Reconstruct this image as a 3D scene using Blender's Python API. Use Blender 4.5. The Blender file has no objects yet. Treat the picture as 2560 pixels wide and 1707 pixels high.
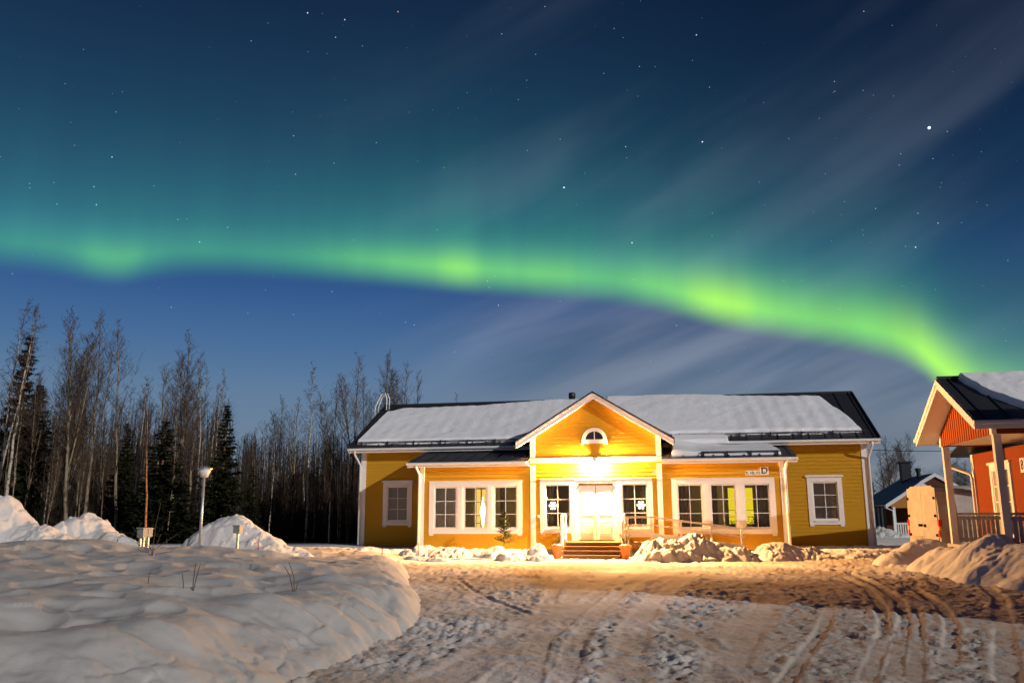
import bpy, bmesh, math, random
import numpy as np
from mathutils import Vector, Matrix
R = math.radians
random.seed(7)
scene = bpy.context.scene
COL = scene.collection

# ------------------------------------------------------------------ camera
F, PITCH, ROLL, CH = 2121.97, 0.2011, 0.0042, 1.6467
PW, PH = 2560, 1707
cam_d = bpy.data.cameras.new('camera')
cam_d.sensor_width = 36; cam_d.lens = F / PW * 36
cam_d.clip_start = .1; cam_d.clip_end = 6000
cam = bpy.data.objects.new('camera', cam_d); COL.objects.link(cam)
cp, sp, cr, sr = math.cos(PITCH), math.sin(PITCH), math.cos(ROLL), math.sin(ROLL)
_ex, _up, _fw = Vector((1, 0, 0)), Vector((0, -sp, cp)), Vector((0, cp, sp))
_r = cr * _ex - sr * _up; _u = sr * _ex + cr * _up; _b = -_fw
cam.matrix_world = Matrix(((_r.x, _u.x, _b.x, 0), (_r.y, _u.y, _b.y, 0), (_r.z, _u.z, _b.z, CH), (0, 0, 0, 1)))
scene.camera = cam

def ray(px, py):
    sx, sy = (px - PW / 2) / F, (PH / 2 - py) / F
    x, y = cr * sx + sr * sy, -sr * sx + cr * sy
    return Vector((x, cp - y * sp, sp + y * cp))
def at(px, py, Y):
    d = ray(px, py); t = Y / d.y
    return Vector((t * d.x, Y, CH + t * d.z))
def azel(px, py):
    d = ray(px, py).normalized()
    return math.atan2(d.x, d.y), math.asin(d.z)

# ------------------------------------------------------------------ exposure, render
scene.view_settings.view_transform = 'Standard'
scene.view_settings.look = 'None'
scene.view_settings.exposure = 0
scene.view_settings.gamma = 1
scene.cycles.use_denoising = True
scene.cycles.max_bounces = 5
scene.cycles.diffuse_bounces = 3
scene.cycles.glossy_bounces = 2
scene.cycles.transparent_max_bounces = 12
scene.cycles.caustics_reflective = False
scene.cycles.caustics_refractive = False
scene.cycles.sample_clamp_indirect = 6

# ------------------------------------------------------------------ moon (the one sun lamp)
YAW = 0.1916
HX, HY = 3.3256, 34.5245
MA, MB_ = 1.40, 0.56                      # moon seen from the facade: right, (1) towards the street, up
def uvdir(u, v):
    return Vector((u * math.cos(YAW) + v * math.sin(YAW), -u * math.sin(YAW) + v * math.cos(YAW), 0))
moon_dir = (uvdir(MA, -1) + Vector((0, 0, MB_))).normalized()
ml = bpy.data.lights.new('moon', 'SUN'); ml.energy = 2.45; ml.angle = R(.5); ml.color = (1, .95, .91)
mo = bpy.data.objects.new('moon', ml); COL.objects.link(mo)
mo.rotation_euler = moon_dir.to_track_quat('Z', 'Y').to_euler()
mo.location = (20, -20, 30)

# ------------------------------------------------------------------ world: night sky, aurora, thin cloud, stars
W = bpy.data.worlds.new('World'); scene.world = W; W.use_nodes = True
NT = W.node_tree; NT.nodes.clear()
def lin(c):
    return tuple(((x / 255 + .055) / 1.055) ** 2.4 if x > 10 else x / 255 / 12.92 for x in c)
def N(t, **k):
    n = NT.nodes.new(t)
    for a, b in k.items(): setattr(n, a, b)
    return n
def link(a, b): NT.links.new(a, b)
def setin(sock, v):
    if hasattr(v, 'bl_rna') and 'NodeSocket' in v.bl_rna.identifier: link(v, sock)
    else: sock.default_value = v
def Mt(op, a, b=None, c=None, clamp=False):
    n = N('ShaderNodeMath', operation=op, use_clamp=clamp)
    setin(n.inputs[0], a)
    if b is not None: setin(n.inputs[1], b)
    if c is not None: setin(n.inputs[2], c)
    return n.outputs[0]
def smooth(x, a, b):
    n = N('ShaderNodeMapRange', interpolation_type='SMOOTHSTEP')
    setin(n.inputs[0], x); n.inputs[1].default_value = a; n.inputs[2].default_value = b
    return n.outputs[0]
def curve(x01, pts):
    n = N('ShaderNodeFloatCurve'); c = n.mapping.curves[0]
    pts = sorted(pts)
    while len(c.points) < len(pts): c.points.new(.5, .5)
    for p, (a, b) in zip(c.points, pts): p.location = (a, b)
    n.mapping.update(); setin(n.inputs[1], x01)
    return n.outputs[0]
def scale_col(col, fac):
    n = N('ShaderNodeVectorMath', operation='SCALE')
    setin(n.inputs[0], col); setin(n.inputs['Scale'], fac)
    return n.outputs[0]
def addv(a, b):
    n = N('ShaderNodeVectorMath', operation='ADD'); setin(n.inputs[0], a); setin(n.inputs[1], b)
    return n.outputs[0]
tc = N('ShaderNodeTexCoord'); DIR = tc.outputs['Generated']
sep = N('ShaderNodeSeparateXYZ'); link(DIR, sep.inputs[0])
AZ = Mt('ARCTAN2', sep.outputs[0], sep.outputs[1])
EL = Mt('ARCSINE', sep.outputs[2])
A0, A1 = -.75, .75
A01 = Mt('DIVIDE', Mt('SUBTRACT', AZ, A0), A1 - A0, clamp=True)
az01 = lambda px, py: (azel(px, py)[0] - A0) / (A1 - A0)
DEG = math.pi / 180
EDGE = [(0, 637), (109, 648), (218, 666), (288, 676), (354, 669), (435, 659), (544, 658), (653, 664), (762, 670), (871, 676), (980, 684),
        (1088, 694), (1197, 703), (1280, 709), (1464, 722), (1617, 741), (1708, 763), (1800, 786), (1923, 808), (2045, 829), (2168, 851), (2247, 874),
        (2308, 908), (2345, 940), (2450, 1015), (2560, 1060)]
edge = Mt('MULTIPLY', curve(A01, [(az01(x, y), azel(x, y)[1] / .6) for x, y in EDGE]), .6)
T = Mt('DIVIDE', Mt('SUBTRACT', EL, edge), DEG)          # degrees above the band's lower edge
INT = [(0, .34), (140, .38), (240, .54), (290, .56), (370, .42), (544, .36), (700, .40), (850, .55), (980, .66), (1080, .74), (1155, .86), (1230, .70),
       (1390, .72), (1500, .62), (1600, .70), (1700, .80), (1810, 1.0), (1900, .86), (2050, .78), (2160, .80), (2260, .92), (2340, 1.0), (2420, .9), (2560, .8)]
inten = curve(A01, [(az01(x, 720), v) for x, v in INT])
nz = N('ShaderNodeTexNoise', noise_dimensions='2D'); nz.inputs['Scale'].default_value = 1; nz.inputs['Detail'].default_value = 3
cv = N('ShaderNodeCombineXYZ'); link(Mt('MULTIPLY', AZ, 26), cv.inputs[0]); link(Mt('MULTIPLY', EL, 4), cv.inputs[1]); link(cv.outputs[0], nz.inputs['Vector'])
rays_ = nz.outputs['Fac']
front = smooth(Mt('ABSOLUTE', AZ), 1.35, .8)
rise = smooth(T, -1.15, 1.0)
riseD = smooth(T, -.9, 2.4)
Tp = Mt('MAXIMUM', Mt('SUBTRACT', T, .7), 0)
expn = lambda k: Mt('POWER', 2.71828, Mt('MULTIPLY', Tp, -1 / k))
wcore = Mt('MULTIPLY', rise, Mt('POWER', 2.71828, Mt('MULTIPLY', Mt('POWER', Mt('DIVIDE', Tp, Mt('ADD', 1.12, Mt('MULTIPLY', smooth(AZ, -.2, .5), .85))), 1.7), -1)))
core = Mt('MULTIPLY', Mt('MULTIPLY', wcore, Mt('POWER', inten, 1.9)), Mt('ADD', .93, Mt('MULTIPLY', rays_, .14)))
mid = Mt('MULTIPLY', Mt('MULTIPLY', rise, expn(3.0)), Mt('MULTIPLY', inten, Mt('ADD', .78, Mt('MULTIPLY', rays_, .44))))
dif = Mt('MULTIPLY', Mt('MULTIPLY', riseD, expn(5.6)), Mt('ADD', .90, Mt('MULTIPLY', rays_, .20)))
difw = smooth(AZ, .62, .0)
ramp = N('ShaderNodeValToRGB'); link(Mt('DIVIDE', EL, .66, clamp=True), ramp.inputs[0])
RP = [(0, (112, 130, 146)), (5, (110, 131, 153)), (8, (97, 126, 157)), (10.5, (75, 112, 154)), (13, (61, 100, 149)), (15.5, (45, 82, 137)), (18.5, (34, 68, 112)), (25, (24, 50, 87)), (35, (15, 29, 59))]
e = ramp.color_ramp.elements
while len(e) < len(RP): e.new(.5)
for q, (d, c) in zip(e, RP):
    q.position = d * DEG / .66; q.color = (*lin(c), 1)
ramp.color_ramp.interpolation = 'B_SPLINE'
base = ramp.outputs[0]
# the sky darkens towards the right, away from the twilight side
dark = Mt('SUBTRACT', 1, Mt('MULTIPLY', Mt('MULTIPLY', smooth(AZ, -.12, .55), smooth(EL, .10, .32)), .42))
base = scale_col(base, dark)
lowright = Mt('MULTIPLY', smooth(AZ, -.22, .14), smooth(EL, .30, .20))
base = scale_col(base, Mt('SUBTRACT', 1, Mt('MULTIPLY', lowright, .30)))
base = scale_col(base, Mt('SUBTRACT', 1, Mt('MULTIPLY', core, .86)))
c = addv(base, addv(scale_col((.13, .70, .09), Mt('MULTIPLY', core, front)), scale_col((.27, .0, -.03), Mt('MULTIPLY', Mt('MULTIPLY', core, Mt('MULTIPLY', inten, inten)), front))))
c = addv(c, scale_col((.014, .27, .065), Mt('MULTIPLY', mid, front)))
c = addv(c, scale_col((.019, .090, .058), Mt('MULTIPLY', Mt('MULTIPLY', Mt('MULTIPLY', dif, Mt('SUBTRACT', 1, Mt('MULTIPLY', core, .8))), Mt('ADD', .40, Mt('MULTIPLY', difw, .60))), front)))
# thin streaks of cloud running up to the right
ca, sa = math.cos(R(25)), math.sin(R(25))
S_ = Mt('ADD', Mt('MULTIPLY', AZ, ca), Mt('MULTIPLY', EL, sa)); Q_ = Mt('SUBTRACT', Mt('MULTIPLY', EL, ca), Mt('MULTIPLY', AZ, sa))
cv2 = N('ShaderNodeCombineXYZ'); link(Mt('MULTIPLY', S_, 1.5), cv2.inputs[0]); link(Mt('MULTIPLY', Q_, 9), cv2.inputs[1]); cv2.inputs[2].default_value = 3.7
cn = N('ShaderNodeTexNoise'); cn.inputs['Scale'].default_value = 1; cn.inputs['Detail'].default_value = 3; cn.inputs['Roughness'].default_value = .5; cn.inputs['Distortion'].default_value = .2
link(cv2.outputs[0], cn.inputs['Vector'])
cl = smooth(cn.outputs['Fac'], .43, .70)
clm = Mt('MULTIPLY', Mt('MULTIPLY', smooth(AZ, -.34, .08), Mt('ADD', .50, Mt('MULTIPLY', smooth(EL, .50, .34), .50))), Mt('SUBTRACT', 1, Mt('MULTIPLY', wcore, .75)))
low = smooth(EL, .26, .12)
c = addv(c, scale_col((.064, .072, .086), Mt('MULTIPLY', Mt('MULTIPLY', cl, clm), Mt('ADD', .56, Mt('MULTIPLY', low, .5)))))
# a lower veil of streaked cloud under the band, on the right
cv3 = N('ShaderNodeCombineXYZ'); S3 = Mt('ADD', Mt('MULTIPLY', AZ, math.cos(R(19))), Mt('MULTIPLY', EL, math.sin(R(19)))); Q3 = Mt('SUBTRACT', Mt('MULTIPLY', EL, math.cos(R(19))), Mt('MULTIPLY', AZ, math.sin(R(19))))
link(Mt('MULTIPLY', S3, 2.6), cv3.inputs[0]); link(Mt('MULTIPLY', Q3, 17), cv3.inputs[1]); cv3.inputs[2].default_value = 8.3
vn = N('ShaderNodeTexNoise'); vn.inputs['Scale'].default_value = 1; vn.inputs['Detail'].default_value = 3; vn.inputs['Distortion'].default_value = .35; link(cv3.outputs[0], vn.inputs['Vector'])
veil = Mt('MULTIPLY', Mt('MULTIPLY', lowright, Mt('SUBTRACT', 1, rise)), Mt('ADD', .22, Mt('MULTIPLY', smooth(vn.outputs['Fac'], .34, .66), .95)))
c = addv(c, scale_col((.088, .076, .066), veil))
# faint stars everywhere, bright ones where the photograph has them
vor = N('ShaderNodeTexVoronoi', feature='F1'); vor.inputs['Scale'].default_value = 105; link(DIR, vor.inputs['Vector'])
vs = N('ShaderNodeSeparateColor'); link(vor.outputs['Color'], vs.inputs[0])
st = Mt('MULTIPLY', smooth(vor.outputs['Distance'], .075, .02), Mt('MULTIPLY', Mt('POWER', vs.outputs[0], 4), .8))
sky_on = smooth(EL, .08, .2)
c = addv(c, scale_col((.55, .8, 1.0), Mt('MULTIPLY', st, sky_on)))
BR = [(2323, 320, .0021, 3, (.85, .95, 1)), (1410, 469, .0013, 1.6, (.7, .92, 1)), (1756, 355, .00115, 1.3, (.8, .93, 1)), (769, 33, .0011, 1.1, (.6, .85, 1)), (862, 50, .001, .9, (1, .9, .8)),
      (995, 30, .001, .8, (1, .6, .4)), (1741, 88, .001, .9, (.7, .85, 1)), (1580, 607, .0011, 1.2, (.8, 1, .9)), (280, 393, .0009, .9, (.8, .95, 1)), (499, 605, .0009, .8, (.7, .95, 1)),
      (241, 512, .0009, .8, (.7, 1, 1)), (235, 467, .0008, .7, (.7, 1, 1)), (1564, 367, .0009, .7, (.8, .9, 1)), (734, 340, .0009, .6, (.5, .85, 1)), (739, 436, .0009, .6, (1, .7, .4)),
      (2289, 618, .0011, 1.0, (.6, .9, 1)), (2345, 558, .0009, .7, (.7, .85, 1)), (839, 94, .0009, .7, (.8, .9, 1)), (2087, 229, .0008, .5, (1, .6, .4)), (1246, 763, .0009, .6, (1, 1, 1)), (830, 729, .0008, .5, (.9, 1, .9)), (1223, 718, .0008, .5, (.8, 1, .9))]
for px, py, r_, s_, colr in BR:
    d = ray(px, py).normalized()
    dn = N('ShaderNodeVectorMath', operation='DISTANCE'); link(DIR, dn.inputs[0]); dn.inputs[1].default_value = d
    c = addv(c, scale_col(colr, Mt('MULTIPLY', smooth(dn.outputs['Value'], r_ * .85, r_ * .3), s_)))
# below the horizon: dim ground glow
belowf = smooth(EL, -.06, 0.0)
c = scale_col(c, Mt('ADD', .12, Mt('MULTIPLY', belowf, .88)))
bg = N('ShaderNodeBackground'); link(c, bg.inputs[0]); bg.inputs[1].default_value = 1
out = N('ShaderNodeOutputWorld'); link(bg.outputs[0], out.inputs[0])

# ================================================================== helpers
def nrm_props(o, label=None, cat=None, group=None, kind=None):
    if label: o['label'] = label
    if cat: o['category'] = cat
    if group: o['group'] = group
    if kind: o['kind'] = kind
    return o
def empty(name, loc=(0, 0, 0), rz=0, **k):
    o = bpy.data.objects.new(name, None); o.empty_display_size = .3; COL.objects.link(o)
    o.location = loc; o.rotation_euler = (0, 0, rz)
    return nrm_props(o, **k)
def mesh_obj(name, me, mat, parent=None, **k):
    o = bpy.data.objects.new(name, me); COL.objects.link(o)
    if mat is not None and len(me.materials) == 0: me.materials.append(mat)
    if parent is not None: o.parent = parent
    return nrm_props(o, **k)
def copy_tree(o, parent=None):
    c_ = o.copy(); COL.objects.link(c_); c_.parent = parent
    for ch in list(o.children): copy_tree(ch, c_)
    return c_

class B:
    """collects faces; build() links them as one mesh object"""
    def __init__(s): s.v = []; s.f = []
    def face(s, *pts):
        i = len(s.v); s.v += [tuple(p) for p in pts]; s.f.append(tuple(range(i, i + len(pts)))); return s
    def box(s, x0, x1, y0, y1, z0, z1):
        i = len(s.v)
        s.v += [(x0, y0, z0), (x1, y0, z0), (x1, y1, z0), (x0, y1, z0), (x0, y0, z1), (x1, y0, z1), (x1, y1, z1), (x0, y1, z1)]
        s.f += [tuple(i + k for k in q) for q in ((0, 3, 2, 1), (4, 5, 6, 7), (0, 1, 5, 4), (1, 2, 6, 5), (2, 3, 7, 6), (3, 0, 4, 7))]
        return s
    def hexa(s, b4, t4):
        i = len(s.v); s.v += [tuple(p) for p in b4] + [tuple(p) for p in t4]
        s.f += [tuple(i + k for k in q) for q in ((0, 3, 2, 1), (4, 5, 6, 7), (0, 1, 5, 4), (1, 2, 6, 5), (2, 3, 7, 6), (3, 0, 4, 7))]
        return s
    def prism(s, poly, axis, a, b):
        """polygon in the plane across `axis` ('x','y','z') extruded from a to b"""
        def P(p, t): return {'x': (t, p[0], p[1]), 'y': (p[0], t, p[1]), 'z': (p[0], p[1], t)}[axis]
        n = len(poly); i = len(s.v)
        s.v += [P(p, a) for p in poly] + [P(p, b) for p in poly]
        s.f.append(tuple(i + k for k in range(n))[::-1]); s.f.append(tuple(i + n + k for k in range(n)))
        for k in range(n):
            l = (k + 1) % n; s.f.append((i + k, i + l, i + n + l, i + n + k))
        return s
    def tube(s, pts, r, n=6, cap=True):
        pts = [Vector(p) for p in pts]; rs = r if isinstance(r, (list, tuple)) else [r] * len(pts)
        i = len(s.v)
        for k, p in enumerate(pts):
            d = (pts[min(k + 1, len(pts) - 1)] - pts[max(k - 1, 0)])
            if d.length < 1e-9: d = Vector((0, 0, 1))
            d.normalize(); a = Vector((1, 0, 0)) if abs(d.x) < .8 else Vector((0, 1, 0))
            x = d.cross(a).normalized(); y = d.cross(x)
            for m in range(n):
                t = 2 * math.pi * m / n; s.v.append(tuple(p + (x * math.cos(t) + y * math.sin(t)) * rs[k]))
        for k in range(len(pts) - 1):
            for m in range(n):
                q = (m + 1) % n
                s.f.append((i + k * n + m, i + k * n + q, i + (k + 1) * n + q, i + (k + 1) * n + m))
        if cap:
            s.f.append(tuple(i + m for m in range(n))[::-1]); s.f.append(tuple(i + (len(pts) - 1) * n + m for m in range(n)))
        return s
    def lathe(s, prof, n=16, c=(0, 0, 0)):
        i = len(s.v)
        for r_, z in prof:
            for m in range(n):
                t = 2 * math.pi * m / n; s.v.append((c[0] + r_ * math.cos(t), c[1] + r_ * math.sin(t), c[2] + z))
        for k in range(len(prof) - 1):
            for m in range(n):
                q = (m + 1) % n; s.f.append((i + k * n + m, i + k * n + q, i + (k + 1) * n + q, i + (k + 1) * n + m))
        s.f.append(tuple(i + m for m in range(n))[::-1]); s.f.append(tuple(i + (len(prof) - 1) * n + m for m in range(n)))
        return s
    def mesh(s, name, smooth_=False):
        me = bpy.data.meshes.new(name); me.from_pydata(s.v, [], s.f); me.update()
        if smooth_: me.polygons.foreach_set('use_smooth', [True] * len(me.polygons))
        return me
    def build(s, name, mat, parent=None, smooth_=False, **k):
        return mesh_obj(name, s.mesh(name, smooth_), mat, parent, **k)

# numpy noise
def _h(ix, iy, seed):
    n = (ix.astype(np.int64) * 374761393 + iy.astype(np.int64) * 668265263 + seed * 1274126177) & 0x7fffffff
    n = ((n ^ (n >> 13)) * 1274126177) & 0x7fffffff
    return ((n ^ (n >> 16)) & 0xffff) / 65535.0
def vnoise(x, y, seed=0):
    ix, iy = np.floor(x), np.floor(y); fx, fy = x - ix, y - iy
    fx = fx * fx * fx * (fx * (fx * 6 - 15) + 10); fy = fy * fy * fy * (fy * (fy * 6 - 15) + 10)
    a, b, c_, d = _h(ix, iy, seed), _h(ix + 1, iy, seed), _h(ix, iy + 1, seed), _h(ix + 1, iy + 1, seed)
    return (a + (b - a) * fx) + ((c_ + (d - c_) * fx) - (a + (b - a) * fx)) * fy
def fbm(x, y, oct=4, seed=0, gain=.5):
    v = 0; a = 1; t = 0
    for k in range(oct):
        v = v + a * (vnoise(x * 2 ** k + 13.7 * k, y * 2 ** k - 7.3 * k, seed + k) - .5); t += a; a *= gain
    return v / t * 2
def worley(x, y, seed=0):
    ix, iy = np.floor(x), np.floor(y); best = np.full(np.shape(x), 9.0); rid = np.zeros(np.shape(x))
    for dx in (-1, 0, 1):
        for dy in (-1, 0, 1):
            jx, jy = ix + dx, iy + dy
            px, py = jx + .15 + .7 * _h(jx, jy, seed), jy + .15 + .7 * _h(jx, jy, seed + 5)
            d = np.hypot(x - px, y - py); m = d < best
            best = np.where(m, d, best); rid = np.where(m, _h(jx, jy, seed + 9), rid)
    return best, rid
def chunks(x, y, seed=0):
    """broken slabs: every cell a tilted facet of its own height"""
    ix, iy = np.floor(x), np.floor(y); b1 = np.full(np.shape(x), 9.0); b2 = b1.copy(); hgt = np.zeros(np.shape(x))
    for dx in (-1, 0, 1):
        for dy in (-1, 0, 1):
            jx, jy = ix + dx, iy + dy
            px, py = jx + .1 + .8 * _h(jx, jy, seed), jy + .1 + .8 * _h(jx, jy, seed + 5)
            ex, ey = x - px, y - py; d = np.hypot(ex, ey)
            f = _h(jx, jy, seed + 9) + 1.1 * (ex * (_h(jx, jy, seed + 12) - .5) + ey * (_h(jx, jy, seed + 14) - .5))
            b2 = np.where(d < b1, b1, np.minimum(b2, d)); hgt = np.where(d < b1, f, hgt); b1 = np.minimum(b1, d)
    return hgt * np.clip((b2 - b1) / .22, 0, 1) ** .6, b2 - b1
def sstep(a, b, x):
    t = np.clip((x - a) / (b - a), 0, 1); return t * t * (3 - 2 * t)

# ------------------------------------------------------------------ materials
MATS = {}
def mat(name, color, rough=.7, metal=0, spec=.3, noise=None, bump=None, emit=None):
    """noise=(scale, amount, dark colour) mixes a second own colour in; bump=(scale, strength, distance)"""
    if name in MATS: return MATS[name]
    m = bpy.data.materials.new(name); m.use_nodes = True; nt = m.node_tree
    p = nt.nodes['Principled BSDF']
    p.inputs['Base Color'].default_value = (*color, 1); p.inputs['Roughness'].default_value = rough
    p.inputs['Metallic'].default_value = metal; p.inputs['Specular IOR Level'].default_value = spec
    t = nt.nodes.new('ShaderNodeTexCoord')
    if noise:
        n = nt.nodes.new('ShaderNodeTexNoise'); n.inputs['Scale'].default_value = noise[0]; n.inputs['Detail'].default_value = 5
        nt.links.new(t.outputs['Object'], n.inputs['Vector'])
        mr = nt.nodes.new('ShaderNodeMapRange'); mr.inputs[1].default_value = .3; mr.inputs[2].default_value = .7; mr.inputs[4].default_value = noise[1]
        nt.links.new(n.outputs['Fac'], mr.inputs[0])
        mx = nt.nodes.new('ShaderNodeMix'); mx.data_type = 'RGBA'
        mx.inputs[6].default_value = (*color, 1); mx.inputs[7].default_value = (*noise[2], 1)
        nt.links.new(mr.outputs[0], mx.inputs[0]); nt.links.new(mx.outputs[2], p.inputs['Base Color'])
    if bump:
        n2 = nt.nodes.new('ShaderNodeTexNoise'); n2.inputs['Scale'].default_value = bump[0]; n2.inputs['Detail'].default_value = 6; n2.inputs['Roughness'].default_value = .6
        nt.links.new(t.outputs['Object'], n2.inputs['Vector'])
        b = nt.nodes.new('ShaderNodeBump'); b.inputs['Strength'].default_value = bump[1]; b.inputs['Distance'].default_value = bump[2]
        nt.links.new(n2.outputs['Fac'], b.inputs['Height']); nt.links.new(b.outputs[0], p.inputs['Normal'])
    if emit:
        p.inputs['Emission Color'].default_value = (*emit[0], 1); p.inputs['Emission Strength'].default_value = emit[1]
    MATS[name] = m
    return m
M_YEL = mat('yellow_paint', (.47, .262, .020), .75, spec=.08, noise=(6, .45, (.41, .222, .017)), bump=(60, .15, .003))
M_WHITE = mat('white_paint', (.74, .72, .69), .6, spec=.2, noise=(9, .3, (.66, .64, .61)))
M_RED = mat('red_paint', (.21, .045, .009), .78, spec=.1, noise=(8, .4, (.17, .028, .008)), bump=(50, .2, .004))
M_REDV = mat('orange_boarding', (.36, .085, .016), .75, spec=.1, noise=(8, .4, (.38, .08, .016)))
M_GREY = mat('weathered_board', (.36, .33, .31), .8, noise=(12, .5, (.27, .25, .24)))
M_ROOF = mat('dark_sheet_metal', (.022, .024, .027), .45, metal=.0, spec=.4, noise=(14, .5, (.035, .037, .038)))
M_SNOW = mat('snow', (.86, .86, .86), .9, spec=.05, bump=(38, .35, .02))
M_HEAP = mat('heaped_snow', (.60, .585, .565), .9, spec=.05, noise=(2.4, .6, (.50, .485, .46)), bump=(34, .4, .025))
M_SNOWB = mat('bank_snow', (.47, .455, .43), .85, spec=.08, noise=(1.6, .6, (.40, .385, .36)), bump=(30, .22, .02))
M_DOOR = mat('door_white', (.78, .78, .76), .45)
M_STEP = mat('step_boards', (.13, .08, .045), .85, spec=.1, noise=(20, .6, (.09, .055, .03)))
M_TERRA = mat('terracotta', (.46, .17, .055), .8, noise=(14, .5, (.38, .13, .04)))
M_METAL = mat('galvanised_metal', (.42, .43, .44), .4, metal=.6)
M_DARK = mat('dark_parts_and_shade', (.008, .007, .006), .9, spec=.0)
M_ROOM = mat('room_plaster', (.34, .27, .13), .9)
M_BLIND = mat('pale_blind', (.52, .53, .46), .85)
M_CURT = mat('curtain_cloth', (.30, .235, .13), .9, noise=(30, .6, (.22, .17, .09)))
M_NEEDLE = mat('spruce_needles', (.012, .017, .007), .8, spec=.05, noise=(3, .8, (.024, .028, .011)))
M_NEEDLE2 = mat('young_fir_needles', (.05, .075, .02), .7, spec=.1, noise=(8, .8, (.09, .10, .03)))
M_TWIG = mat('bare_twigs', (.075, .052, .038), .85, spec=.05, noise=(.6, .7, (.12, .085, .058)))
M_BRUSH = mat('dark_brush', (.05, .036, .026), .9, spec=.03)
M_STEM = mat('dry_stem', (.11, .075, .05), .85)
M_FORF = mat('forest_floor_shade', (.035, .028, .02), .9)
M_REDST = mat('red_marker', (.45, .03, .03), .5)
M_TAIL = mat('tail_light_red', (.40, .012, .012), .3)
M_TAILA = mat('tail_light_amber', (.75, .30, .08), .3)
M_VAN = mat('white_van_paint', (.36, .33, .295), .6, spec=.2, noise=(2.5, .8, (.25, .22, .18)))
M_TYRE = mat('black_rubber', (.02, .02, .02), .85)
M_GLASSD = mat('dark_glass', (.02, .022, .025), .08, spec=.5)
def bark(name, pale, dark, zs):
    m = bpy.data.materials.new(name); m.use_nodes = True; nt = m.node_tree; p = nt.nodes['Principled BSDF']; p.inputs['Roughness'].default_value = .8; p.inputs['Specular IOR Level'].default_value = .1
    t = nt.nodes.new('ShaderNodeTexCoord'); mp = nt.nodes.new('ShaderNodeMapping'); mp.inputs['Scale'].default_value = (6, 6, zs)
    n = nt.nodes.new('ShaderNodeTexNoise'); n.inputs['Scale'].default_value = 1; n.inputs['Detail'].default_value = 4
    r = nt.nodes.new('ShaderNodeValToRGB'); r.color_ramp.elements[0].position = .38; r.color_ramp.elements[1].position = .52
    r.color_ramp.elements[0].color = (*dark, 1); r.color_ramp.elements[1].color = (*pale, 1)
    nt.links.new(t.outputs['Object'], mp.inputs[0]); nt.links.new(mp.outputs[0], n.inputs['Vector']); nt.links.new(n.outputs['Fac'], r.inputs[0]); nt.links.new(r.outputs[0], p.inputs['Base Color'])
    return m
M_BIRCH = bark('birch_bark', (.42, .36, .29), (.08, .06, .05), 7)
M_ASPEN = bark('aspen_bark', (.24, .19, .12), (.07, .05, .035), 3)
M_PINE = bark('pine_bark', (.30, .15, .07), (.12, .06, .03), 5)
def glass_mat():
    m = bpy.data.materials.new('window_glass'); m.use_nodes = True; nt = m.node_tree; nt.nodes.remove(nt.nodes['Principled BSDF'])
    o = nt.nodes['Material Output']; a = nt.nodes.new('ShaderNodeBsdfTransparent'); g = nt.nodes.new('ShaderNodeBsdfGlossy'); g.inputs['Roughness'].default_value = .03
    a.inputs[0].default_value = (.9, .92, .9, 1)
    f = nt.nodes.new('ShaderNodeFresnel'); f.inputs[0].default_value = 1.5; x = nt.nodes.new('ShaderNodeMixShader')
    nt.links.new(f.outputs[0], x.inputs[0]); nt.links.new(a.outputs[0], x.inputs[1]); nt.links.new(g.outputs[0], x.inputs[2]); nt.links.new(x.outputs[0], o.inputs[0])
    return m
M_GLASS = glass_mat()
def emis(name, col, s):
    m = bpy.data.materials.new(name); m.use_nodes = True; nt = m.node_tree; nt.nodes.remove(nt.nodes['Principled BSDF'])
    e_ = nt.nodes.new('ShaderNodeEmission'); e_.inputs[0].default_value = (*col, 1); e_.inputs[1].default_value = s
    nt.links.new(e_.outputs[0], nt.nodes['Material Output'].inputs[0]); return m

# ================================================================== terrain
def to_uv(x, y):
    dx, dy = x - HX, y - HY
    return dx * math.cos(YAW) - dy * math.sin(YAW), dx * math.sin(YAW) + dy * math.cos(YAW)
def from_uv(u, v, w=0):
    d = uvdir(u, v); return Vector((HX + d.x, HY + d.y, w))
def gpt(px, py, z=0):
    d = ray(px, py); t = (z - CH) / d.z; return (t * d.x, t * d.y)
def poly_dist(x, y, pts):
    best = np.full(np.shape(x), 1e9); side = np.zeros(np.shape(x)); al = np.zeros(np.shape(x))
    for (ax, ay), (bx, by) in zip(pts[:-1], pts[1:]):
        dx, dy = bx - ax, by - ay; L2 = dx * dx + dy * dy + 1e-9
        t = np.clip(((x - ax) * dx + (y - ay) * dy) / L2, 0, 1)
        ex, ey = x - ax - t * dx, y - ay - t * dy; d = np.hypot(ex, ey); m = d < best
        best = np.where(m, d, best); side = np.where(m, np.sign(dx * ey - dy * ex), side)
    return best, side
def G0(x, y):
    """large shape of the ground"""
    u, v = to_uv(x, y)
    z = .36 * sstep(25, 33, y) * sstep(-2.5, -8, x)
    z = np.maximum(z, .26 * sstep(-1.9, -.3, v) * sstep(1.6, 2.6, np.abs(u)))
    z = z + .12 * sstep(9.5, 12.5, x) * sstep(16, 22, y)
    z = z + .05 * fbm(x * .18, y * .18, 3, 3) * sstep(4, 12, y)
    return z
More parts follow.
